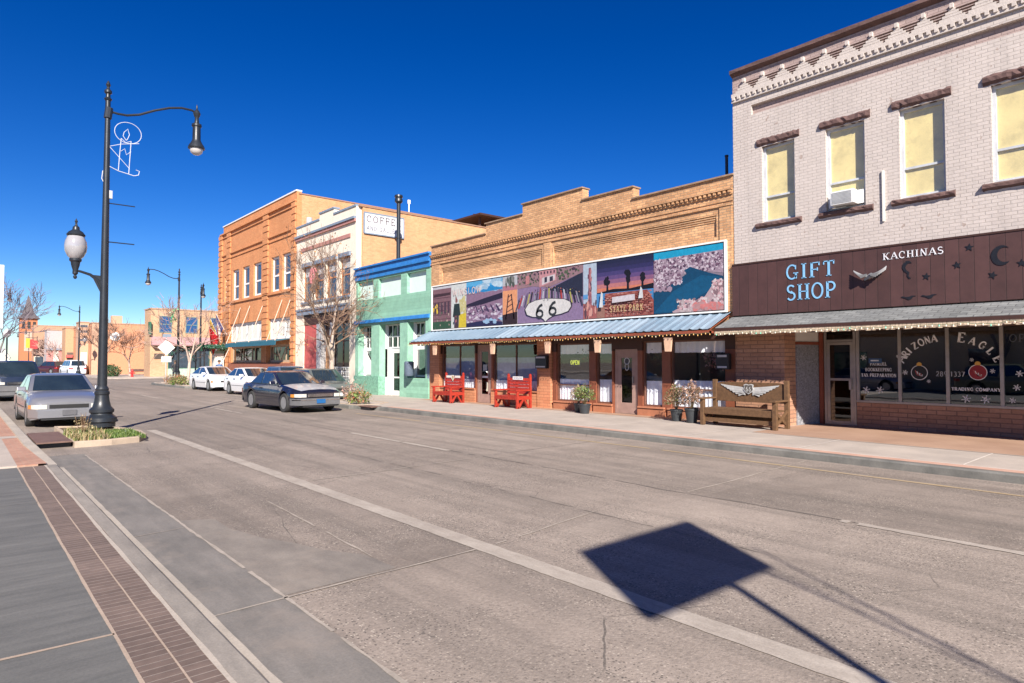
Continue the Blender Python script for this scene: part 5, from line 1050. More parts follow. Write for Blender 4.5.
# ------------------------------------------------------------------ drains and planters at the bulb-outs
def drain(label, x0, x1, y0, y1, z):
    r = thing('storm_drain', label, 'storm drain', ((x0+x1)/2, y0, 0), world=True, group='kerb drains at the bulb-outs')
    mb = MB(); mb.box(x0, x1, y0, y1, z-.03, z); mb.build('cover', M('rusty_drain_cover', (.155,.09,.07), .7, amt=.25, stain=.3), r)
    mb = MB(); mb.box(x0+.02, x1, y0+.15, y1, .005, z-.032); mb.build('opening', MT['black'], r)
drain('rust brown storm drain cover in the kerb beside the near lamp planter', 1.23, 1.82, 15.9, 18.2, .135)
drain('dark storm drain slot in the far kerb beside the right planter', 11.25, 11.68, 20.7, 21.7, .145)
def island(label, pts, zk, soil, plants, seed, wk=.15):
    r = thing('planter_island', label, 'planter', (*pts[0], 0), world=True)
    c = Vector((sum(p[0] for p in pts)/len(pts), sum(p[1] for p in pts)/len(pts)))
    ins = [tuple(Vector(p)+(c-Vector(p)).normalized()*wk) for p in pts]; n = len(pts); mb = MB()
    vs = [(*p, -.01) for p in pts]+[(*p, zk-.015) for p in pts]+[(*(Vector(p)+(c-Vector(p)).normalized()*.02), zk) for p in pts]+[(*q, zk) for q in ins]+[(*q, zk-.08) for q in ins]
    mb.add(vs, [(l*n+i, l*n+(i+1) % n, (l+1)*n+(i+1) % n, (l+1)*n+i) for l in range(4) for i in range(n)]); mb.build('kerb', M('peach_kerb', (.42,.33,.25), .8, amt=.15, stain=.2), r)
    mb = MB(); mb.poly([(*q, zk-.03) for q in ins]); mb.build('soil', M('soil', (.16,.11,.07), .95, amt=.3), r)
    return r, ins
island('kerbed planter island with grass around the near street lamp', [(1.85,15.75),(2.5,15.75),(3.05,15.95),(3.3,16.5),(3.38,17.4),(3.2,18.4),(2.7,19.4),(1.9,19.9)], .125, None, None, 1)
island('kerbed planter on the right bulb-out in front of the green shop', [(11.3,21.9),(11.3,24.0),(11.8,25.0),(13.0,25.6),(13.1,22.6),(12.3,21.9)], .15, None, None, 2)
island('kerbed planter on the bulb-out beyond the white cars', [(11.6,47.6),(11.6,55.4),(12.2,56.4),(13.0,56.2),(13.0,47.6),(12.4,47.0)], .15, None, None, 3)
def tufts(name, label, cat, region, n, h, cols, seed, kind='stuff', flop=.4, w=.012):
    rd = random.Random(seed); mb = MB()
    for _ in range(n):
        x, y, z = region(rd); a = rd.uniform(0, 6.28); hh = h*rd.uniform(.4, 1.2); l = rd.uniform(0, flop)*hh; ww = w*rd.uniform(.7, 1.5)
        dx, dy = math.cos(a), math.sin(a); c = rd.choice(cols); px, py = -dy*ww, dx*ww
        m1 = (x+dx*l*.35, y+dy*l*.35, z+hh*.6); tip = (x+dx*l, y+dy*l, z+hh)
        mb.poly([(x-px,y-py,z),(x+px,y+py,z),(m1[0]+px*.8,m1[1]+py*.8,m1[2]),(m1[0]-px*.8,m1[1]-py*.8,m1[2])], c)
        mb.poly([(m1[0]-px*.8,m1[1]-py*.8,m1[2]),(m1[0]+px*.8,m1[1]+py*.8,m1[2]),tip], c)
    return tag(mb.build(name, 'print', None), label, cat, kind=kind)
GRN = [(.07,.13,.02),(.12,.19,.03),(.05,.09,.02),(.17,.23,.06)]
DRY = [(.42,.32,.15),(.32,.24,.12),(.50,.42,.24),(.22,.16,.08)]
def reg(x0, x1, y0, y1, z=.11, f=None):
    def g(rd):
        while True:
            x, y = rd.uniform(x0, x1), rd.uniform(y0, y1)
            if f is None or f(x, y): return x, y, z
    return g
tufts('green_grass', 'low green grass in the near planter at the foot of the lamp', 'grass', reg(2.1,3.2,15.95,17.9,.08), 3600, .09, GRN, 1, w=.008)
tufts('dry_grass', 'dry yellow and green tufts at the left end of the near planter', 'grass', reg(1.86,2.5,15.85,17.8,.10), 2200, .16, DRY+GRN[:2], 2, flop=.8, w=.007)
def clump(name, label, cat, c, rx, rz, n, cols, seed, leaf=.05, group=None, stems=True, spiky=0):
    rd = random.Random(seed); mb = MB(); r = thing(name, label, cat, c, world=True, group=group)
    for _ in range(n):
        a = rd.uniform(0, 6.28); t_ = rd.random()**.5; h = rd.random(); rr = rx*t_*(1-.45*abs(h-.5)*1.2)
        p = Vector((c[0]+rr*math.cos(a)+rd.gauss(0,.02), c[1]+rr*math.sin(a), c[2]+.05+rz*h*(1-.3*t_)))
        if spiky: p.z += rd.random()**3*spiky
        s_ = leaf*rd.uniform(.5, 1.3); q = [p+Vector((rd.uniform(-1,1), rd.uniform(-1,1), rd.uniform(-1,1)))*s_ for _ in range(3)]; mb.poly(q, rd.choice(cols))
    mb.build('foliage', 'print', r)
    if stems:
        mb = MB()
        for _ in range(9):
            a = rd.uniform(0, 6.28); mb.tube([c, (c[0]+rx*.5*math.cos(a), c[1]+rx*.5*math.sin(a), c[2]+rz*.6), (c[0]+rx*.8*math.cos(a), c[1]+rx*.8*math.sin(a), c[2]+rz*rd.uniform(.8,1.1)+spiky*.6)], [.008,.006,.003], 4)
        mb.build('stem', M('twig', (.20,.12,.07), .9), r)
    return r
clump('shrub', 'tall dry yellow shrub stalk at the left end of the near planter', 'shrub', (2.12,16.9,.12), .22, .40, 170, DRY, 5, .025, spiky=.12)
clump('shrub', 'small green and yellow shrub in the planter before the green shop', 'shrub', (11.75,22.6,.12), .55, .55, 700, DRY[:2]+GRN+[(.45,.12,.05)], 6, .06)
clump('shrub', 'pinkish dry shrub behind the dark sedan near the white trunked tree', 'shrub', (12.4,24.2,.12), .6, .75, 700, [(.42,.25,.20),(.5,.34,.28),(.3,.18,.15),(.35,.30,.2)], 7, .05, spiky=.2)
clump('shrub', 'yellow green shrubs in the far planter left of the white cars', 'shrub', (12.0,49.5,.12), .9, .6, 700, DRY[:2]+GRN, 8, .08)
clump('shrub', 'reddish dry shrub at the foot of the second street lamp', 'shrub', (12.2,52.2,.12), .9, .8, 600, [(.35,.14,.08),(.4,.25,.12),(.2,.15,.06)], 9, .08)
clump('shrub', 'rounded dark green bush on the far corner pavement beside the lamp pole', 'bush', (13.1,84,.1), 1.1, 1.5, 1500, [(.03,.08,.03),(.05,.12,.04),(.08,.14,.05)], 10, .12)

# ------------------------------------------------------------------ street lamps
def make_lamp(label, full=True):
    r = thing('street_lamp', label, 'street lamp', (0,0,0), group='black ornamental street lamps')
    s = MT['steel']
    mb = MB(); mb.lathe((0,0,0), [(.30,0),(.30,.10),(.34,.13),(.33,.22),(.24,.30),(.235,.33),(.27,.36),(.27,.42),(.20,.50),(.165,.64),(.15,.78),(.165,.80),(.165,.86),(.14,.89),(.15,.93),(.13,.97),(.11,1.0)], 24); mb.build('base', s, r)
    mb = MB(); mb.tube([(0,0,.98),(0,0,8.22)], [.108,.058], 12); mb.lathe((0,0,8.20), [(.07,0),(.09,.04),(.055,.08),(.05,.16),(.085,.2),(.085,.25),(.04,.3),(.03,.34),(.055,.40),(.03,.47),(0,.52)], 12); mb.build('pole', s, r)
    mb = MB(); mb.tube([(0,0,7.86),(.12,0,7.93),(.22,0,7.92),(.42,0,7.93),(.7,0,8.02),(1.05,0,8.22),(1.4,0,8.38),(1.7,0,8.46),(1.95,0,8.46),(2.07,0,8.42)], .03, 8); mb.tube([(0,0,7.75),(.03,0,8.02)], .09, 10); a = mb.build('arm', s, r)
    hd = MB(); hd.lathe((2.08,0,7.42), [(.205,.0),(.215,.03),(.19,.09),(.14,.17),(.105,.25),(.10,.60),(.125,.62),(.125,.68),(.06,.72),(.05,.86),(.07,.90),(.095,.98),(.06,1.05),(.02,1.10),(.025,1.16),(0,1.24)], 16); h = hd.build('lamp_head', s, r)
    mb = MB(); mb.lathe((2.08,0,7.42), [(0,-.17),(.08,-.155),(.145,-.10),(.17,-.02),(.17,.01)], 16); mb.build('lens', M('milky_lens', (.55,.52,.50), .15, bmp=0, spec=.8), h)
    if full:
        mb = MB(); mb.tube([(-.0,0,3.35),(-.12,0,3.62),(-.30,0,3.76),(-.5,0,3.82),(-.61,0,3.84)], [.06,.045,.035,.03,.03], 8); mb.prism([(-.02,-.02,3.2),(-.02,-.02,3.75),(-.28,-.02,3.76)], (0,.04,0)); mb.build('lower_arm', s, r)
        mb = MB(); mb.lathe((-.61,0,3.62), [(0,0),(.03,.02),(.045,.06),(.025,.1),(.06,.14),(.055,.22),(.09,.34),(.10,.42),(.13,.45),(.13,.50)], 14); mb.build('globe_holder', s, r); mb = MB(); mb.lathe((-.61,0,4.68), [(.19,0),(.20,.03),(.15,.10),(.08,.15),(.07,.22),(.03,.26),(.02,.32),(.035,.36),(0,.44)], 14); mb.build('globe_cap', s, r)
        mb = MB(); mb.lathe((-.61,0,4.12), [(.11,0),(.17,.06),(.225,.18),(.24,.30),(.225,.42),(.18,.54),(.15,.58)], 20); mb.build('globe', M('ribbed_glass_globe', (.34,.33,.34), .12, amt=.1, bmp=0, spec=1.0, coat=.6), r)
        mb = MB(); mb.tube([(.0,0,5.60),(.64,0,5.60)], .014, 6); mb.tube([(.0,0,4.62),(.64,0,4.62)], .014, 6); mb.build('banner_rod', s, r)
        mb = MB(); mb.box(.06,.13,-.04,.04,5.72,5.92); mb.tube([(-.08,0,6.4),(-.1,0,6.2),(.02,0,5.95),(.08,0,5.9)], .012, 5); mb.build('socket_box', MT['greyp'], r)
    return r
lamp = make_lamp('large black street lamp in the near planter with a globe light low on its left')
lamp.location = (2.75, 18.75, .15)
lamp_plain = make_lamp('black street lamp on the planter beyond the white cars, with green ornament', False)
lamp_plain.location = (12.6, 53, .13); lamp_plain.rotation_euler = (0, 0, math.pi)
for (src, x, y, rz, lb) in ((lamp,11.45,95.5,math.pi,'black street lamp with a side lantern standing by the distant white van'),
        (lamp_plain,12.6,163,math.pi,'distant thin street lamp just right of the church tower'),
        (lamp_plain,12.6,186,math.pi,'distant thin street lamp in front of the church tower'),
        (lamp_plain,1.55,76,0,'street lamp at the left picture edge with only its bell shaped head showing'),
        (lamp_plain,16.7,62.5,-1.75,'street lamp between the bare tree and the orange brick building')):
    c = copy_tree(src); c.location = (x, y, .13); c.rotation_euler = (0, 0, rz); c['label'] = lb
x0, y0 = 2.75, 18.72
cd = thing('candle_decoration', 'white wire candle shaped christmas decoration on the near street lamp', 'decoration', (x0+.1, y0, 6.6), world=True)
W_ = M('white_rope_light', (.50,.53,.60), .5)
mb = MB(); P0 = lambda x, z: (x0+x, y0, z)
mb.tube([P0(.45+.30*math.cos(R(a)), 7.62+.27*math.sin(R(a))) for a in range(0, 361, 15)], .0085, 6); mb.build('halo', W_, cd)
mb = MB(); mb.tube([P0(.30,7.45),P0(.27,7.0),P0(.25,6.62)], .010, 6); mb.tube([P0(.52,7.42),P0(.50,7.0),P0(.48,6.57)], .010, 6); mb.tube([P0(.30,7.45),P0(.40,7.36),P0(.52,7.42)], .0085, 6); mb.tube([P0(.30,7.12),P0(.38,7.2),P0(.42,7.05),P0(.52,7.15)], .0085, 6); mb.build('candle', W_, cd)
mb = MB(); mb.tube([P0(.41,7.42),P0(.34,7.52),P0(.36,7.62),P0(.44,7.72),P0(.48,7.58),P0(.44,7.46),P0(.41,7.42)], .0085, 6); mb.build('flame', W_, cd)
mb = MB(); mb.tube([P0(.05,6.68),P0(.25,6.60),P0(.6,6.54),P0(.70,6.58),P0(.72,6.68),P0(.64,6.70)], .011, 6); mb.tube([P0(.05,7.18),P0(.5,6.70)], .008, 5); mb.tube([P0(.0,7.17),P0(.3,7.30),P0(.7,7.40)], .008, 5); mb.build('bracket', W_, cd)
mb = MB(); rd = random.Random(2)
for k in range(60):
    a = rd.uniform(0, 6.28); p = Vector((12.6-.35+rd.gauss(0,.13), 52.95, 5.3+rd.uniform(-.5,.5))); mb.poly([p+Vector((rd.uniform(-.12,.12), rd.uniform(-.05,.05), rd.uniform(-.15,.15))) for _ in range(4)], rd.choice([(.04,.35,.12),(.08,.5,.2),(.5,.6,.5)]))
mb.tube([(12.55,52.95,5.8),(12.0,52.95,5.8)], .012, 5, (.02,.02,.02)); solo(mb, 'pole_ornament', 'print', 'bright green seasonal ornament hung on the second street lamp pole', 'ornament')

# ------------------------------------------------------------------ bare trees
def tree(label, loc, height, spread, seed, tr, leafc=(.26,.17,.12), trunkc=(.42,.34,.30), split=.28, dens=1.0, dep=5, leaves=0, twr=.009, name='bare_tree'):
    rd = random.Random(seed); r = thing(name, label, 'tree', loc)
    trunk, crown = MB(), MB(); tips = []
    def grow(p, d, l, rad, lev):
        n = 4; pts = [p]; q = p.copy(); dd = d.copy()
        for i in range(n):
            dd = (dd+Vector((rd.uniform(-1,1), rd.uniform(-1,1), rd.uniform(-.6,1)))*.13).normalized(); q = q+dd*l/n; pts.append(q.copy())
        rads = [max(twr*.7, rad*(1-.42*i/n)) for i in range(n+1)]
        (trunk if lev <= 1 else crown).tube(pts, rads, 8 if lev == 0 else (6 if lev < 2 else (4 if lev < 3 else 3)), caps=False)
        if lev >= dep: tips.append(pts[-1]); return
        k = rd.choice((3,4)) if lev == 0 else rd.choice((2,3,3)); k = max(2, round(k*dens))
        for j in range(k):
            t_ = 1 if j == 0 else rd.uniform(.35, 1); i0 = min(n-1, int(t_*n)); base = pts[i0]+(pts[i0+1]-pts[i0])*(t_*n-i0) if t_ < 1 else pts[-1]
            az = rd.uniform(0, 6.28) if lev else 6.28*j/k+rd.uniform(-.4,.4); tilt = R(rd.uniform(18, 56))*spread if lev or j else R(14)
            ax = dd.orthogonal().normalized(); ax.rotate(Matrix.Rotation(az, 3, dd)); nd = dd.copy(); nd.rotate(Matrix.Rotation(tilt, 3, ax)); nd = (nd+Vector((0,0,.10))).normalized()
            if lev == 0 and t_ < 1: base = pts[-1] if rd.random() < .6 else pts[-2]
            grow(base, nd, l*rd.uniform(.62, .84)*(1.35 if lev == 0 else 1), max(twr, rads[i0]*.62), lev+1)
    grow(Vector((0,0,0)), Vector((rd.uniform(-.05,.05), 0, 1)).normalized(), height*split, tr, 0)
    trunk.build('trunk', M('bark_%d' % int(trunkc[0]*100), trunkc, .9, amt=.3, ns=12, bmp=.4), r); crown.build('crown', M('twigs_%d' % int(leafc[0]*100), leafc, .9, amt=.3), r)
    if leaves:
        mb = MB()
        for _ in range(leaves):
            p = rd.choice(tips)+Vector((rd.gauss(0,.12), rd.gauss(0,.12), rd.gauss(0,.12))); mb.poly([p+Vector((rd.uniform(-.05,.05), rd.uniform(-.05,.05), rd.uniform(-.05,.05))) for _ in range(3)], rd.choice([(.5,.22,.07),(.4,.16,.06),(.3,.15,.08)]))
        tag(mb.build('leaves', 'print', r), kind='stuff')
    return r
tree('nearest bare tree with a pale branching trunk in front of the cream and green shops', (13.8,29.2,.12), 13.5, 1.0, 12, .12, (.19,.115,.075), (.46,.36,.29), .125, 1.3, 5, 520, .008).scale = (1.15, 1.15, 1.35)
tree('bare tree beside the second street lamp, left of the orange brick building', (12.45,49.6,.12), 9.6, 1.05, 5, .13, (.30,.20,.16), (.46,.36,.30), .22, 1.2, 5, 120, .014)
tree('bare tree with upright branches at the left picture edge before the church tower', (1.9,52,.12), 12, .9, 8, .16, (.16,.13,.15), (.18,.15,.15), .17, 1.3, 5, 0, .015)
tree('small round bare tree in front of the long orange wall, behind the red hydrant', (15.7,88,.1), 6.6, 1.05, 21, .13, (.24,.12,.08), (.45,.34,.28), .25, 1.25, 5, 0, .020)
tree('thin bare tree beside the green bush at the end of the orange wall', (12.95,86,.1), 7.8, .85, 31, .12, (.26,.16,.12), (.45,.34,.28), .24, 1.2, 5, 0, .018)
tree('distant bare tree before the tan church hall', (12.1,140,.1), 6.8, .95, 41, .14, (.40,.26,.2), (.4,.3,.25), .26, 1.25, 4, 0, .03)
tree('distant bare tree between the grey front and the white van', (12.0,120,.1), 6.0, .9, 43, .13, (.42,.30,.26), (.45,.36,.3), .28, 1.25, 4, 0, .028)
tree('bare tree across the street behind the photographer, mirrored in the gift shop windows', (-9,9,0), 7, 1.0, 44, .18, (.2,.16,.13), (.2,.16,.13), .28, 1, 4, 0, .02)

# ------------------------------------------------------------------ vehicles
def car(name, label, cat, paint, L, Wd, H, prof, gh, fa, ra, wr=.32, side='two', plate=(.7,.7,.72), lights=(.75,.74,.68), hood=None, roof=None, chrome=False, group=None, front='sedan'):
    """prof: top line (y, z) from nose to tail. gh: greenhouse (cowl y, roof front y, roof rear y, base rear y, belt z). Nose towards -Y."""
    r = thing(name, label, cat, (0,0,0), group=group); hl = L/2; W2 = Wd/2; zb0 = .20
    def top(y):
        for (a, za), (b, zb) in zip(prof, prof[1:]):
            if a <= y <= b: t_ = (y-a)/(b-a); return za+(zb-za)*t_
        return prof[-1][1]
    def wid(y):
        e = .55; f = 1
        if y < -hl+e: t_ = 1-(y+hl)/e; f = 1-.20*t_**2.4
        if y > hl-e: t_ = 1-(hl-y)/e; f = 1-.16*t_**2.4
        return W2*f
    ys = sorted({round(-hl+L*i/44, 3) for i in range(45)} | {round(c+q*(wr+.07)*math.cos(R(a)), 3) for c in (fa, ra) for q in (-1,1) for a in (0.5,12,25,40,58,75,89)} | {round(p[0], 3) for p in prof})
    rings = []
    for y in ys:
        zb = zb0+.05*max(0, 1-(y+hl)/.3)+.06*max(0, 1-(hl-y)/.4); arch = 0
        for c in (fa, ra):
            d = (wr+.065)**2-(y-c)**2
            if d > 0: zb = max(zb, wr+math.sqrt(d))
        w_ = wid(y); t_ = top(y); zm = max(zb+.02, min(zb0+.28, t_-.2)); zs = max(zm+.02, t_-.16)
        h = [(w_*.95, zb), (w_*.99, zm), (w_, (zm+zs)/2), (w_*.975, zs), (w_*.93, t_-.05), (w_*.84, t_-.005), (w_*.5, t_+.03), (0, t_+.042)]
        rings.append([(x, y, z) for x, z in h]+[(-x, y, z) for x, z in h[::-1][1:]])
    m = len(rings[0]); mb = MB(); vs = [p for q in rings for p in q]; k = len(rings)
    fs = [(i*m+j, i*m+(j+1) % m, (i+1)*m+(j+1) % m, (i+1)*m+j) for i in range(k-1) for j in range(m)]
    mb.add(vs, fs, None, True); mb.add(rings[0], [tuple(range(m))], None, False); mb.add(rings[-1], [tuple(range(m))], None, False)
    body = mb.build('body', paint, r, edge=40)
    if hood:
        mb = MB(); q = [i for i, y in enumerate(ys) if -hl+.04 < y < gh[0]-.02]; v2 = [Vector(rings[i][j])+Vector((0,0,.006)) for i in q for j in range(5, 10)]
        mb.add(v2, [(a*5+b, a*5+b+1, (a+1)*5+b+1, (a+1)*5+b) for a in range(len(q)-1) for b in range(4)], None, True); mb.build('bonnet', hood, body)
    # greenhouse
    c0, r0, r1, c1, zbelt = gh; wb, wr_ = W2*.90, W2*.72
    BUL = .15; SS = [-1+q/5 for q in range(11)]
    def ring(t_, z, ins=0):
        ya, yb, w_ = c0+(r0-c0)*t_+ins, c1+(r1-c1)*t_-ins, wb+(wr_-wb)*t_-ins
        return [(w_*s_, ya+BUL*abs(s_)**2.6, z) for s_ in SS]+[(w_*s_, yb-BUL*abs(s_)**2.6, z) for s_ in SS[::-1]]
    rg_ = [ring(0, zbelt-.03), ring(0, zbelt), ring(.93, zbelt+(H-zbelt)*.93), ring(.985, H-.022, .04), ring(1, H+.004, .14), ring(1, H+.016, .34)]
    mb = MB(); n = 22; vs = [p for q in rg_ for p in q]
    mb.add(vs, [(i*n+j, i*n+(j+1) % n, (i+1)*n+(j+1) % n, (i+1)*n+j) for i in range(5) for j in range(n)]+[tuple(range(5*n, 6*n))], None, True)
    cabin = mb.build('cabin', paint, r, edge=40)
    if roof:
        mb = MB(); vs = [Vector(p)+Vector((0,0,.006)) for q in rg_[3:] for p in q]; mb.add(vs, [(i*n+j, i*n+(j+1) % n, (i+1)*n+(j+1) % n, (i+1)*n+j) for i in range(2) for j in range(n)]+[tuple(range(2*n, 3*n))], None, True); mb.build('roof', roof, cabin)
    G = _m.get('car_glass') or M('car_glass', (.018,.028,.034), .04, amt=.5, ns=1.4, bmp=0, spec=1.0, coat=1)
    def glass(t0, t1, front_, name):        # glass that follows the sloping front or back
        mb = MB(); vs = []; o_ = -.012 if front_ else .012
        for t_ in (t0, t1):
            z = zbelt+(H-zbelt)*t_; w_ = wb+(wr_-wb)*t_
            for q in range(11):
                s_ = (-1+q/5)*.88; y = (c0+(r0-c0)*t_+BUL*abs(s_)**2.6) if front_ else (c1+(r1-c1)*t_-BUL*abs(s_)**2.6); vs.append((w_*s_, y+o_, z+.006))
        mb.add(vs, [(q, q+1, q+12, q+11) for q in range(10)], None, True); mb.build(name, G, cabin)
    glass(.05, .90, True, 'windscreen'); glass(.08, .86, False, 'rear_window')
    def sidepoly(ya0, ya1, yb0, yb1, t0=.08, t1=.86):   # bottom y range, top y range
        for sx in (1, -1):
            P = []
            for (y, t_) in ((ya0, t0), (ya1, t1), (yb1, t1), (yb0, t0)):
                P.append((sx*((wb+(wr_-wb)*t_)+.004), y, zbelt+(H-zbelt)*t_))
            mb = MB(); mb.prism(P, (sx*.006, 0, 0)); mb.build('side_window', G, cabin)
    sl0 = lambda t_: c0+(r0-c0)*t_+.20; sl1 = lambda t_: c1+(r1-c1)*t_-.20
    mid = (r0+r1)/2+.12 if side != 'three' else r0+(r1-r0)*.34
    sidepoly(sl0(.08), sl0(.86), mid-.05, mid-.05)
    if side == 'three': m2 = r0+(r1-r0)*.68; sidepoly(mid+.05, mid+.05, m2-.05, m2-.05); sidepoly(m2+.05, m2+.05, sl1(.08), sl1(.86))
    elif side == 'two': sidepoly(mid+.05, mid+.05, sl1(.08), sl1(.86))
    # strips that follow the nose or the tail
    def strip(x0_, x1_, z0_, z1_, off, mat, nm, par=None, back=False, th=.03, z0b=None, z1b=None):
        n = 10; mb = MB(); vs = []
        for i in range(n+1):
            x = x0_+(x1_-x0_)*i/n; f = min(1, abs(x)/W2); e = .55; q = .20 if not back else .16
            t_ = (max(0, (1-f))/q)**(1/2.4) if f > 1-q else 1; t_ = min(1, t_); yy = e*(1-t_)
            y = (-hl+yy-off) if not back else (hl-yy+off); yi = y+(th if not back else -th); a = i/n
            zz0 = z0_ if z0b is None else z0_+(z0b-z0_)*abs(x)/W2; zz1 = z1_ if z1b is None else z1_+(z1b-z1_)*abs(x)/W2
            vs += [(x, y, zz0), (x, y, zz1), (x, yi, zz1), (x, yi, zz0)]
        mb.add(vs, [(i*4+k_, i*4+(k_+1) % 4, (i+1)*4+(k_+1) % 4, (i+1)*4+k_) for i in range(n) for k_ in range(4)]+[(0,1,2,3), tuple(range(n*4, n*4+4))], None, True)
        return mb.build(nm, mat, par or r, edge=30)
    zt = top(-hl+.02)
    LG = M('clear_headlight', tuple(.75*q for q in lights), .12, amt=.2, ns=14, bmp=0, spec=1, coat=1); BK = M('black_trim', (.02,.02,.02), .5); CH = M('chrome', (.6,.6,.62), .12, 1, bmp=0)
    for s_ in (-1, 1): strip(s_*W2*.56, s_*W2*.93, zt-.16, zt-.045, .012, LG, 'headlight')
    for s_ in (-1, 1): strip(s_*W2*.935, s_*W2*.985, zt-.16, zt-.055, .012, M('amber_lens', (.55,.22,.04), .2, bmp=0), 'indicator')
    strip(-W2*.50, W2*.50, zt-.15, zt-.05, .012, CH if chrome else BK, 'grille'); 
    if chrome:
        for i in range(6): strip(-W2*.46, W2*.46, zt-.17+.02*i, zt-.163+.02*i, .018, BK, 'grille_slot', th=.01)
    bp = strip(-W2*.985, W2*.985, .27, zt-.20, .05, M('grey_bumper', (.12,.12,.125), .5) if chrome else paint, 'bumper', th=.12)
    strip(-W2*.7, W2*.7, .21, .30, .03, BK, 'air_intake', bp, th=.06)
    if chrome: strip(-W2*.98, W2*.98, .43, .46, .056, CH, 'bumper_trim', bp, th=.01)
    mb = MB(); mb.box(-.16,.16,-hl-.075,-hl-.062,.33,.47); mb.build('licence_plate', M('plate_%d' % int(plate[2]*100), plate, .4), bp)
    zr = top(hl-.02); strip(-W2*.98, W2*.98, .28, .55, .04, paint, 'rear_bumper', back=True, th=.1)
    for s_ in (-1, 1): strip(s_*W2*.6, s_*W2*.97, zr-.22, zr-.06, .012, M('tail_lens', (.35,.01,.01), .2, bmp=0), 'tail_light', back=True)
    for sx in (1, -1):
        mb = MB(); mb.prism([(sx*(W2*.93), c0+.38, zbelt+.02),(sx*(W2*.93), c0+.52, zbelt+.02),(sx*(W2*.93), c0+.52, zbelt+.13),(sx*(W2*.93), c0+.42, zbelt+.13)], (sx*.20,0,0)); mb.build('mirror', paint, r, bevel=.02)
        mb = MB()
        for yd in (mid+.03, ): mb.box(min(sx*W2*.99,sx*(W2+.004)), max(sx*W2*.99,sx*(W2+.004)), fa+wr+.12, ra-wr-.12, .50, .515); 
        mb.build('side_trim', BK, r)
        mb = MB()
        for yd in (mid-.2, min(sl1(.1)-.1, mid+.85)): mb.box(min(sx*W2*.98,sx*(W2+.015)), max(sx*W2*.98,sx*(W2+.015)), yd, yd+.16, zbelt-.15, zbelt-.115)
        mb.build('door_handle', BK, r)
        for c in (fa, ra):
            mb = MB(); mb.lathe((sx*(W2-.115),c,wr), [(wr*.5,-.02*sx),(wr*.62,-.10*sx),(wr*.93,-.105*sx),(wr,-.07*sx),(wr,.07*sx),(wr*.93,.105*sx),(wr*.66,.10*sx),(wr*.62,.05*sx)], 28, axis='x')
            wh = mb.build('wheel', M('tyre_rubber', (.03,.03,.03), .85), r)
            mb = MB(); d = sx; mb.lathe((sx*(W2-.115),c,wr), [(wr*.64,.098*d),(wr*.60,.085*d),(wr*.5,.06*d),(wr*.2,.085*d),(.0,.09*d)], 24, axis='x')
            rim = mb.build('rim', M('wheel_silver', (.42,.42,.43), .35, .7), wh)
            mb = MB()
            for q in range(8):
                a = q*math.pi/4; cy, cz = c+wr*.42*math.cos(a), wr+wr*.42*math.sin(a); mb.lathe((sx*(W2-.115)+.078*d, cy, cz), [(0,.0),(.032,.0),(.03,.006*d),(0,.007*d)], 8, axis='x')
            mb.build('rim_hole', BK, rim)
    mb = MB(); mb.box(-W2*.8, W2*.8, -hl+.5, hl-.5, .22, .34); mb.build('underbody', BK, r)
    return r
def put(o, x, y, rz=0): o.location = (x, y, 0); o.rotation_euler = (0, 0, rz); return o
silver = car('parked_car', 'silver grey sedan parked behind the near lamp planter, facing us', 'car', car_paint('silver_paint', (.30,.30,.32), .5, .3), 4.8, 1.76, 1.40,
  [(-2.4,.64),(-2.33,.72),(-2.1,.79),(-1.6,.87),(-1.15,.92),(-.9,.94),(1.5,.97),(2.2,.95),(2.33,.90),(2.4,.78)], (-1.25,-.30,.95,1.75,.93), -1.5, 1.25, .32, plate=(.12,.12,.13))
put(silver, 2.28, 23.3, R(1))
dark = car('parked_car', 'dark navy sedan with pale grey bonnet and faded reddish roof at the right kerb', 'car', car_paint('navy_paint', (.006,.007,.018), 0, .2), 4.9, 1.84, 1.40,
  [(-2.45,.68),(-2.38,.76),(-2.1,.82),(-1.6,.89),(-1.2,.93),(-.95,.95),(1.4,.98),(2.1,.95),(2.35,.90),(2.45,.78)], (-1.15,-.2,1.0,1.75,.94), -1.52, 1.3, .33, plate=(.015,.11,.30), hood=car_paint('faded_bonnet', (.40,.41,.43), .1, .4), roof=car_paint('faded_red_roof', (.19,.09,.075), 0, .5), chrome=True)
put(dark, 9.42, 23.6, R(3))
w2 = car('parked_car', 'white compact sedan just behind the dark sedan, in the row of white cars', 'car', car_paint('white_car_paint', (.70,.71,.73), 0, .25), 4.6, 1.78, 1.45,
  [(-2.3,.66),(-2.22,.76),(-1.9,.86),(-1.4,.94),(-.8,1.0),(1.4,1.02),(2.2,1.0),(2.3,.85)], (-1.2,-.2,1.0,1.9,.98), -1.4, 1.25, .32, group='white cars parked at the right kerb', plate=(.6,.6,.6))
put(w2, 12.15, 35.35, R(2))
w1 = car('parked_car', 'white low sedan farthest left in the row of parked cars, by the planter', 'car', car_paint('white_car_paint', (.70,.71,.73), 0, .25), 4.8, 1.82, 1.47,
  [(-2.4,.66),(-2.3,.75),(-2.0,.85),(-1.4,.95),(-.9,1.0),(1.4,1.04),(2.2,1.04),(2.4,.88)], (-1.3,-.15,.9,2.1,.98), -1.5, 1.3, .33, group='white cars parked at the right kerb', plate=(.6,.6,.6))
put(w1, 12.3, 42.7, R(2))
suvg = car('parked_suv', 'grey green minivan half hidden behind the dark sedan', 'minivan', car_paint('grey_green_paint', (.14,.16,.15), .3, .3), 4.4, 1.80, 1.60,
  [(-2.2,.70),(-2.1,.85),(-1.4,.98),(-1.1,1.0),(2.0,1.04),(2.2,.9)], (-1.4,-.5,1.7,2.1,.98), -1.35, 1.3, .34, 'three')
put(suvg, 12.5, 27.8, 0).scale = (1, .9, .90)
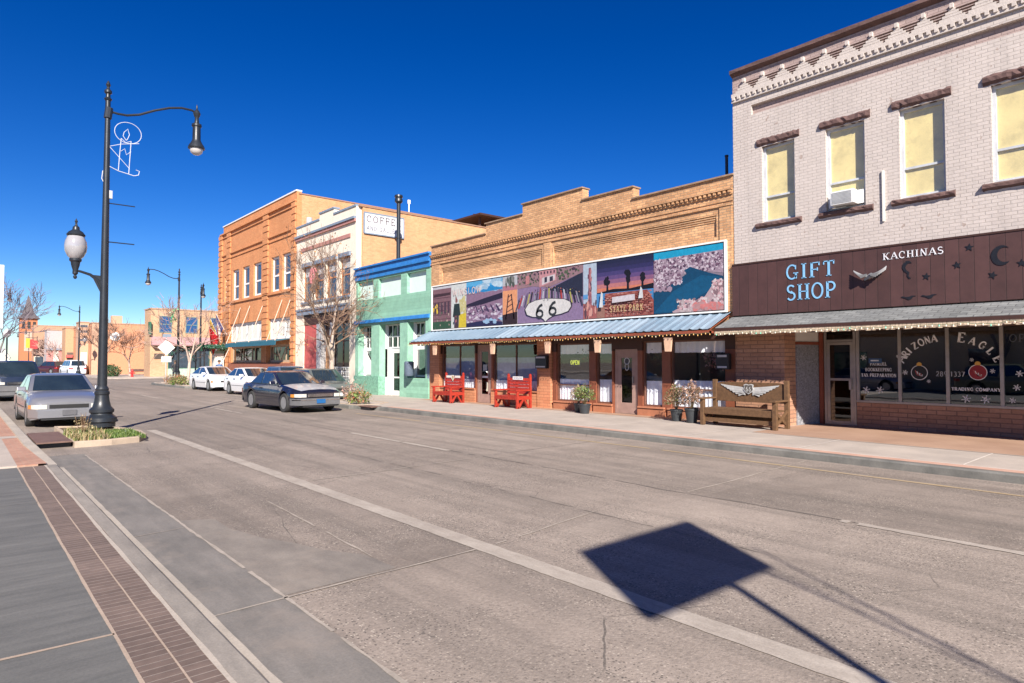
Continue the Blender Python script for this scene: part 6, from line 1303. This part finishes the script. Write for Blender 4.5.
blu = car('parked_suv', 'blue grey car behind the grey minivan, only its roof and windows showing', 'car', car_paint('blue_grey_car_paint', (.10,.15,.24), .4, .3), 4.2, 1.75, 1.62,
  [(-2.1,.70),(-2.0,.85),(-1.2,1.0),(-1.0,1.02),(1.9,1.06),(2.1,.9)], (-1.2,-.5,1.5,1.95,1.0), -1.3, 1.25, .33)
put(blu, 12.5, 31.45, 0).scale = (.95, .78, .95)
pk = car('parked_pickup', 'dark navy pickup truck behind the silver sedan, cut by the left edge', 'pickup truck', car_paint('dark_truck_paint', (.012,.02,.04), 0, .2), 5.6, 1.96, 1.80,
  [(-2.8,.85),(-2.72,1.05),(-1.4,1.16),(-1.2,1.18),(2.7,1.15),(2.8,.9)], (-1.4,-.7,.9,1.2,1.16), -1.8, 1.7, .39, chrome=True)
put(pk, 2.12, 38.8, R(1))
van = car('parked_van', 'white van parked in the distance by the lamp post, showing its back', 'van', car_paint('white_van_paint', (.62,.65,.70), 0, .4), 5.2, 2.0, 2.0,
  [(-2.6,.8),(-2.5,1.0),(-1.7,1.2),(2.5,1.22),(2.6,1.0)], (-1.7,-1.0,2.2,2.5,1.2), -1.7, 1.6, .36, 'three')
put(van, 11.5, 101, math.pi+.12)
suv2 = car('parked_suv', 'dark red and silver sport utility parked left of the distant white van', 'sport utility vehicle', car_paint('dark_red_paint', (.06,.012,.02), .2, .3), 4.9, 1.95, 1.85,
  [(-2.45,.8),(-2.35,1.0),(-1.2,1.12),(2.4,1.12),(2.45,.9)], (-1.2,-.6,1.9,2.3,1.12), -1.5, 1.4, .38, 'three', roof=car_paint('silver_paint', (.30,.30,.32), .5, .3))
put(suv2, 10.7, 118, math.pi+.5)
d3 = copy_tree(pk); d3.location = (9.9, 165, 0); d3['label'] = 'tiny dark pickup truck at the far end of the street under the church tower'; d3.rotation_euler = (0,0,0)
# the vehicles in the lot across the street, seen only as mirror images
lot = car('parked_car', 'dull green estate car in the lot across the street, mirrored in the gift shop window', 'car', car_paint('dull_green_paint', (.10,.12,.08), 0, .3), 4.8, 1.85, 1.6,
  [(-2.4,.68),(-2.3,.8),(-1.3,1.0),(2.3,1.05),(2.4,.9)], (-1.2,-.4,1.9,2.25,1.0), -1.5, 1.35, .34, 'three')
put(lot, -6.5, 8, 0)
lot2 = copy_tree(silver); put(lot2, -7.5, 15.5, 0); lot2['label'] = 'silver sedan in the lot across the street, mirrored in the shop windows'

# ------------------------------------------------------------------ benches, pots, boxes
def red_bench(label, x, y, white, seed):
    r = thing('red_bench', label, 'bench', (x, y, .134), 0, 'red wooden benches before the tan brick shop'); m = MT['red']
    # bench faces the street (-X); width runs along Y
    w2 = .62; d0, d1 = -.34, .30
    mb = MB(); mb.box(d0, d1-.06, -w2+.07, w2-.07, .38, .43); mb.box(d0-.0, d0+.03, -w2+.07, w2-.07, .30, .38); mb.build('seat', m, r, bevel=.004)
    mb = MB()
    for k in range(5): mb.prism([(d1-.05, -w2+.07, .48+.115*k), (d1-.02+.0, -w2+.07, .48+.115*k), (d1-.0, -w2+.07, .585+.115*k), (d1-.03, -w2+.07, .585+.115*k)], (0, 2*w2-.14, 0))
    mb.build('backrest', m, r)
    for s_ in (-1, 1):
        y0 = s_*w2; ya, yb = (y0, y0-.07*s_) if s_ > 0 else (y0-.07*s_, y0); ya, yb = min(ya,yb), max(ya,yb)
        mb = MB(); mb.box(d0, d0+.09, ya, yb, 0, .60); mb.box(d1-.03, d1+.05, ya, yb, 0, 1.14+.0); mb.prism([(d1-.03,ya,1.14),(d1+.05,ya,1.14),(d1+.01,ya,1.2)], (0,yb-ya,0)); mb.prism([(d0+.02,ya,0),(d0+.26,ya,.3),(d0+.33,ya,.3),(d0+.12,ya,0)], (0,yb-ya-.002,0)); mb.prism([(d1-.03,ya+.001,0),(d1-.25,ya+.001,.3),(d1-.32,ya+.001,.3),(d1-.13,ya+.001,0)], (0,yb-ya-.002,0)); mb.box(d0+.09, d1-.03, ya+.004, yb-.004, .30, .42); mb.build('leg', m, r, bevel=.004)
        mb = MB(); mb.box(d0-.05, d1-.03, ya-.02, yb+.02, .60, .645); mb.build('armrest', m, r, bevel=.006)
    mb = MB()
    if white == 2:
        for yy in (-.30,.30): mb.box(d1-.066, d1-.056, yy-.17, yy+.17, .98, 1.07, (.72,.68,.62))
        mb.add([(d1-.08,.09,1.09),(d1-.08,.12,.98),(d1-.08,.0,.84),(d1-.08,-.12,.98),(d1-.08,-.09,1.09)], [(0,1,2,3,4)], (.72,.66,.55)); mb.add([(d1-.082,.05,1.06),(d1-.082,.07,.98),(d1-.082,.0,.88),(d1-.082,-.07,.98),(d1-.082,-.05,1.06)], [(0,1,2,3,4)], (.45,.35,.2))
    else:
        mb.box(d1-.066, d1-.056, -.27, .27, .98, 1.10, (.75,.74,.72)); text(mb, 'WINSLOW', lambda u, v: (d1-.068, .22-u, 1.01+v), .06, .44, False, (.12,.15,.3), None, .1)
    mb.build('plaque', 'print', r)
    return r
red_bench('left red wooden bench with two white plaques and a shield on its back', 14.95, 21.15, 2, 1)
red_bench('right red wooden bench with one white lettered plaque, nearer the middle pier', 14.95, 17.2, 1, 2)
wbn = thing('winged_bench', 'brown wooden bench with metal wings and a 66 shield by the gift shop', 'bench', (14.95, 8.35, .134)); m = MT['wood']
hw = 1.02
mb = MB(); mb.box(-.36,.22,-hw+.09,hw-.09,.41,.45); mb.box(-.36,-.32,-hw+.09,hw-.09,.29,.41); mb.build('seat', m, wbn, bevel=.004)
mb = MB(); mb.box(.26,.30,-hw+.09,hw-.09,.66,1.06); mb.box(.25,.31,-hw+.09,hw-.09,.60,.66); mb.prism([(.26,-hw+.09,1.06),(.26,hw-.09,1.06),(.26,hw-.25,1.10),(.26,-hw+.25,1.10)], (.04,0,0)); mb.build('backrest', m, wbn, bevel=.004)
for s_ in (-1, 1):
    ya, yb = sorted((s_*hw, s_*(hw-.10))); mb = MB(); mb.box(-.38,-.28,ya,yb,0,.66); mb.build('leg', m, wbn, bevel=.004)
    mb = MB(); mb.box(.22,.32,ya,yb,0,1.16); mb.build('leg', m, wbn, bevel=.004)
    mb = MB(); mb.box(-.45,.22,ya-.02,yb+.02,.66,.70); mb.build('armrest', m, wbn, bevel=.005)
    mb = MB(); mb.prism([(-.28,ya+.02,.08),(.22,ya+.02,.38),(.22,ya+.02,.46),(-.28,ya+.02,.16)], (0,.03,0)); mb.prism([(.22,ya+.055,.08),(-.28,ya+.055,.38),(-.28,ya+.055,.46),(.22,ya+.055,.16)], (0,.03,0)); mb.build('brace', m, wbn)
mb = MB(); mb.box(-.30,-.26,-hw+.1,hw-.1,.10,.20); mb.box(.2,.24,-hw+.1,hw-.1,.1,.28); mb.build('stretcher', m, wbn)
SV = (.48,.48,.47); mb = MB()
for s_ in (-1, 1):
    for k in range(7):
        a0, b0 = .10, .97-.028*k; l = .80-.085*k
        mb.prism([(.252, s_*a0, b0), (.252, s_*l*.6, b0+.035-.006*k), (.252, s_*l, b0+.075-.015*k), (.252, s_*l*.95, b0+.035-.015*k), (.252, s_*l*.55, b0-.012), (.252, s_*a0, b0-.028)], (-.008-.002*k, 0, 0), tuple(c*(1-.09*(k % 2)) for c in SV))
mb.build('wing_ornament', 'print', wbn)
mb = MB(); shd = [(-.13,.10),(-.07,.12),(0,.10),(.07,.12),(.13,.10),(.12,.04),(.14,-.02),(.10,-.08),(0,-.14),(-.10,-.08),(-.14,-.02),(-.12,.04)]
mb.prism([(.24, a, .94+b) for a, b in shd], (-.02,0,0), SV); mb.prism([(.219, a*.82, .94+b*.82) for a, b in shd], (-.003,0,0), (.10,.09,.08))
text(mb, '66', lambda u, v: (.214, .075-u, .87+v), .12, .15, False, (.62,.62,.6), None, .1, .8); mb.build('shield_ornament', 'print', wbn)
def pot(label, x, y, r_, h, seed, cols, rx, rz, spiky=0, leaf=.04):
    rz *= .8; spiky *= .5
    r = thing('potted_plant', label, 'potted plant', (x, y, .134), 0, 'potted plants before the tan brick shop')
    mb = MB(); mb.lathe((0,0,0), [(r_*.72,0),(r_*.98,h*.86),(r_*1.08,h*.87),(r_*1.08,h),(r_*.95,h),(r_*.9,h*.85),(0,h*.84)], 18); mb.build('pot', M('dark_pot', (.035,.04,.045), .5), r)
    rd = random.Random(seed); mb = MB()
    for _ in range(1100):
        a = rd.uniform(0, 6.28); e = rd.uniform(-.2, 1.57); q = rd.random()**.4
        p = Vector((rx*q*math.cos(a)*math.cos(e), rx*q*math.sin(a)*math.cos(e), h+.05+rz*q*math.sin(e)+.12)); p.z = max(p.z, h-.02)
        if spiky: p.z += rd.random()**3*spiky
        s_ = leaf*rd.uniform(.4,1.2); mb.poly([p+Vector((rd.uniform(-1,1), rd.uniform(-1,1), rd.uniform(-1,1)))*s_ for _ in range(3)], rd.choice(cols))
    for _ in range(40):
        a = rd.uniform(0, 6.28); t_ = rd.random(); mb.tube([(0,0,h*.8),(rx*.4*math.cos(a)*t_, rx*.4*math.sin(a)*t_, h+rz*.5),(rx*math.cos(a)*t_, rx*math.sin(a)*t_, h+rz+spiky*.6*rd.random())], .004, 3, DRY[3])
    mb.build('plant', 'print', r)
pot('bushy green potted plant with dry stalks left of the lighter shop door', 14.95, 13.75, .19, .30, 1, GRN+[(.28,.22,.12)], .36, .42, .35)
pot('small black pot with wispy dry plant tucked behind the bushy green pot', 15.2, 14.25, .15, .28, 2, DRY+[(.35,.2,.15)], .30, .45, .3)
pot('left black pot with brown leafy plant next to the winged bench', 14.95, 10.35, .17, .32, 3, [(.22,.13,.08),(.30,.2,.12),(.12,.14,.05)], .36, .55, .2)
pot('right black pot with reddish dry plant touching the winged bench', 14.85, 9.80, .18, .38, 4, [(.34,.18,.13),(.42,.28,.2),(.2,.12,.08)], .36, .6, .25)
def mailbox(label, y0, y1, z0, z1):
    r = thing('wall_mailbox', label, 'mailbox', (XF-.06, (y0+y1)/2, z0), world=True, group='wall boxes of the tan brick shop')
    mb = MB(); mb.box(XF-.20, XF-.052, y0, y1, z0, z1); mb.build('box', MT['black'], r, bevel=.01)
    mb = MB(); mb.box(XF-.212, XF-.201, y0+.05, y1-.05, z1-.10, z1-.04); mb.box(XF-.212, XF-.201, y0+.05, y1-.05, z0+.04, z0+.09); mb.build('label_strip', MT['greyp'], r)
mailbox('black wall mailbox on the brick pier between the red bench and the OPEN window', 16.12, 16.68, 1.52, 1.98)
mailbox('black wall mailbox right of the last shop window, above the winged bench', 9.12, 9.5, 1.55, 1.98)
op_ = thing('open_sign', 'yellow green neon OPEN sign inside the window left of the hanging wreath', 'sign', (16.1, 15.3, 1.6), world=True)
mb = MB(); text(mb, 'OPEN', lambda u, v: (16.08, 15.45-u, 1.66+v), .15, .42, False, (1,1,1), (.015,0,0), .12); mb.build('lettering', M('neon_yellow', (.55,.60,.06), .5, emit=.5), op_)
mb = MB(); mb.box(16.1, 16.12, 14.98, 15.5, 1.60, 1.88); mb.build('back', MT['black'], op_)
def wreath(name, label, x, y, z, rr, n, cols, seed):
    rd = random.Random(seed); mb = MB()
    for _ in range(n):
        p = Vector((x+rd.gauss(0,.05), y+rd.gauss(0, rr*.5), z+rd.gauss(0, rr*.5))); mb.poly([p+Vector((rd.uniform(-.05,.05), rd.uniform(-.05,.05), rd.uniform(-.05,.05))) for _ in range(3)], rd.choice(cols))
    mb.tube([(x,y,z),(x,y,2.5)], .005, 4, (.05,.05,.05)); solo(mb, name, 'print', label, 'hanging plant', 'hanging plants in the shop windows')
wreath('hanging_plant', 'dark hanging plant with red flowers in the OPEN sign window', 16.05, 14.72, 2.05, .22, 260, [(.02,.05,.02),(.04,.08,.03),(.3,.03,.03)], 1)
wreath('hanging_plant', 'dark hanging plant in the narrow window right of the lighter door', 16.05, 11.72, 1.95, .2, 220, [(.02,.05,.02),(.04,.08,.03)], 2)
wreath('hanging_plant', 'dark and pink hanging plant in the last window before the gift shop', 16.05, 9.9, 1.85, .3, 320, [(.02,.05,.02),(.35,.15,.15),(.5,.3,.3)], 3)
mb = MB(); mb.lathe((XF-.28, 24.95, 1.12), [(.19,0),(.22,.05),(.22,.62),(.17,.66),(0,.66)], 20)
solo(mb, 'round_planter', M('slate_tub', (.10,.13,.18), .6), 'slate grey round tub standing on the green shop window base', 'tub')
mb = MB(); mb.box(XF-.03, XF+.02, 23.66, 23.86, .9, 2.75); mb.box(XF-.035, XF-.03, 23.67, 23.85, .9, 2.75)
solo(mb, 'folded_sign', MT['bluegrey'], 'tall dark blue grey board at the right edge of the green shop', 'board')
mb = MB(); mb.lathe((14.5,80,.12), [(.16,0),(.16,.05),(.12,.08),(.11,.55),(.15,.58),(.15,.64),(.12,.66),(.09,.80),(.04,.86),(0,.9)], 14); mb.tube([(14.22,80,.55),(14.78,80,.55)], .07, 8); mb.tube([(14.5,79.75,.5),(14.5,80,.5)], .08, 8)
solo(mb, 'fire_hydrant', M('hydrant_red', (.62,.03,.03), .5), 'red fire hydrant on the far corner pavement below the bare tree', 'fire hydrant')
rs = thing('road_sign', 'white diamond road sign with a small plate under it on the far bulb-out', 'road sign', (12.75, 57.3, .13), world=True)
mb = MB(); mb.tube([(12.75,57.3,.13),(12.75,57.3,4.0)], .04, 6); mb.build('pole', MT['greyp'], rs)
mb = MB(); mb.prism([(12.75,57.24,3.55),(12.12,57.24,2.92),(12.75,57.24,2.29),(13.38,57.24,2.92)], (0,.03,0)); mb.build('diamond_plate', MT['white'], rs)
mb = MB(); mb.box(12.38,13.12,57.24,57.27,1.75,2.2); mb.build('small_plate', MT['white'], rs)
mb = MB(); mb.box(12.45,13.1,57.24,57.27,3.75,4.0); mb.build('street_plate', MT['bluegrey'], rs)
for k, (x, y, z, cs, lb) in enumerate(((9.7,150,4.4,[(.65,.45,.04),(.55,.05,.05),(.55,.05,.05)],'red and yellow pole banner in front of the church tower'),(11.9,152,4.2,[(.1,.4,.25),(.15,.5,.35)],'small green pole banner right of the red and yellow one'))):
    mb = MB()
    for i, c in enumerate(cs): mb.box(x+.75*i*.8, x+.75*(i+1)*.8, y, y+.05, z-.1*i, z+1.8-.2*i, c)
    mb.box(x, x+1.6, y+.02, y+.08, z+1.85, z+1.95, (.05,.05,.05)); mb.tube([(x+1.7,y+.05,.1),(x+1.7,y+.05,z+2.2)], .06, 6, (.05,.05,.05))
    solo(mb, 'pole_banner', 'print', lb, 'banner')
pl = thing('post_light', 'thin distant post with a lantern at the left edge behind the pickup', 'post light', (3.45, 75, .1), world=True)
mb = MB(); mb.tube([(3.45,75,.1),(3.45,75,4.0)], .07, 8); mb.build('post', MT['steel'], pl)
mb = MB(); mb.lathe((3.45,75,4.0), [(.1,0),(.28,.2),(.3,.5),(.15,.7),(0,.85)], 12); mb.build('lantern', MT['greyp'], pl)

# ------------------------------------------------------------------ people
def person(label, loc, rz, top_c, leg_c, skin=(.45,.27,.2)):
    J = {'pelvis':(0,0,.95),'chest':(0,0,1.28),'neck':(0,0,1.48),'head':(0,-.02,1.60),'crown':(0,-.01,1.74),
     'hipL':(.1,0,.92),'kneeL':(.12,-.04,.5),'ankL':(.12,.02,.09),'toeL':(.13,-.15,.04),'hipR':(-.1,0,.92),'kneeR':(-.13,.02,.5),'ankR':(-.13,.05,.09),'toeR':(-.14,-.12,.04),
     'shL':(.19,0,1.42),'elL':(.27,.02,1.14),'wrL':(.24,-.12,.92),'haL':(.23,-.17,.84),'shR':(-.19,0,1.42),'elR':(-.28,.03,1.15),'wrR':(-.25,-.1,.92),'haR':(-.24,-.15,.84)}
    E = [('pelvis','chest'),('chest','neck'),('neck','head'),('head','crown'),('pelvis','hipL'),('hipL','kneeL'),('kneeL','ankL'),('ankL','toeL'),('pelvis','hipR'),('hipR','kneeR'),('kneeR','ankR'),('ankR','toeR'),
     ('chest','shL'),('shL','elL'),('elL','wrL'),('wrL','haL'),('chest','shR'),('shR','elR'),('elR','wrR'),('wrR','haR')]
    rad = {'pelvis':(.16,.12),'chest':(.18,.12),'neck':(.06,.06),'head':(.10,.11),'crown':(.07,.08),'hipL':(.10,.1),'hipR':(.1,.1),'kneeL':(.065,.065),'kneeR':(.065,.065),'ankL':(.045,.045),'ankR':(.045,.045),'toeL':(.04,.03),'toeR':(.04,.03),
     'shL':(.07,.07),'shR':(.07,.07),'elL':(.045,.045),'elR':(.045,.045),'wrL':(.032,.032),'wrR':(.032,.032),'haL':(.035,.02),'haR':(.035,.02)}
    nm = list(J); me = bpy.data.meshes.new('sk'); me.from_pydata([J[n] for n in nm], [(nm.index(a), nm.index(b)) for a, b in E], [])
    o = bpy.data.objects.new('sk', me); scene.collection.objects.link(o); s_ = o.modifiers.new('s', 'SKIN'); o.modifiers.new('d', 'SUBSURF').levels = 1
    for i, n in enumerate(nm): me.skin_vertices[0].data[i].radius = rad[n]
    me.skin_vertices[0].data[nm.index('pelvis')].use_root = True
    dg = bpy.context.evaluated_depsgraph_get(); me2 = bpy.data.meshes.new_from_object(o.evaluated_get(dg)); bpy.data.objects.remove(o)
    me2.name = 'person'; ca = me2.color_attributes.new('Col', 'FLOAT_COLOR', 'CORNER')
    for p in me2.polygons:
        z = sum(me2.vertices[v].co.z for v in p.vertices)/len(p.vertices); x = abs(p.center.x); c = skin if (z > 1.49 or (x > .2 and z < .92)) else (top_c if z > .93 else (leg_c if z > .1 else (.04,.03,.03)))
        for li in p.loop_indices: ca.data[li].color = (*c, 1)
        p.use_smooth = True
    me2.materials.clear(); me2.materials.append(print_mat()); o = bpy.data.objects.new('person', me2); scene.collection.objects.link(o); o.location = loc; o.rotation_euler = (0,0,rz)
    tag(o, label, 'person')
    mb = MB(); mb.lathe((0,0,1.62), [(.112,0),(.118,.06),(.09,.14),(.0,.165)], 12, (.05,.035,.025)); h = mb.build('hair', 'print', o)
    return o
person('person in dark clothes standing by the second street lamp with arms bent', (13.25, 56.6, .13), R(20), (.03,.03,.035), (.03,.035,.05), (.2,.12,.08))
person('person in a blue top standing on the pavement behind the white sedans', (14.5, 49.4, .13), R(-30), (.06,.13,.28), (.04,.04,.06))

# ------------------------------------------------------------------ behind the photographer: what throws the shadows on the road
tx, ty = math.tan(R(90-SUN_EL))*math.sin(R(SUN_AZ)), math.tan(R(90-SUN_EL))*math.cos(R(SUN_AZ))   # shadow shift per metre of height
zp = 5.0
pnl = thing('pole_sign', 'tall square sign on a pole behind the photographer whose shadow lies on the road', 'sign', (4.55-tx*zp, 2.73-ty*zp, .07), world=True)
bx_, by_ = 4.44-tx*zp, 2.73-ty*zp
mb = MB(); mb.box(bx_-.85, bx_+.85, by_-.04, by_+.04, zp, zp+1.04); mb.build('sign_panel', MT['greyp'], pnl)
mb = MB(); mb.tube([(bx_+.22, by_+.0, .07), (bx_+.22, by_, zp+.02)], .042, 8); mb.build('pole', MT['steel'], pnl)
wz = 6.2; wx, wy = 5.9-tx*wz, 3.4-ty*wz
rt = thing('flag_mast', 'slender mast with loose cords behind the photographer, throwing thin shadows', 'mast', (wx, wy, .07), world=True)
mb = MB(); mb.tube([(wx,wy,.07),(wx,wy,wz-.2)], [.035,.012], 6); mb.build('mast', MT['steel'], rt)
mb = MB()
for k in range(5): mb.tube([(wx+.02*k, wy, wz-2.6+.3*k), (wx-.12-.05*k, wy+.05, wz-1.4+.2*k), (wx-.25-.12*k, wy, wz-.3+.12*k)], .006, 4)
mb.build('cord', MT['steel'], rt)
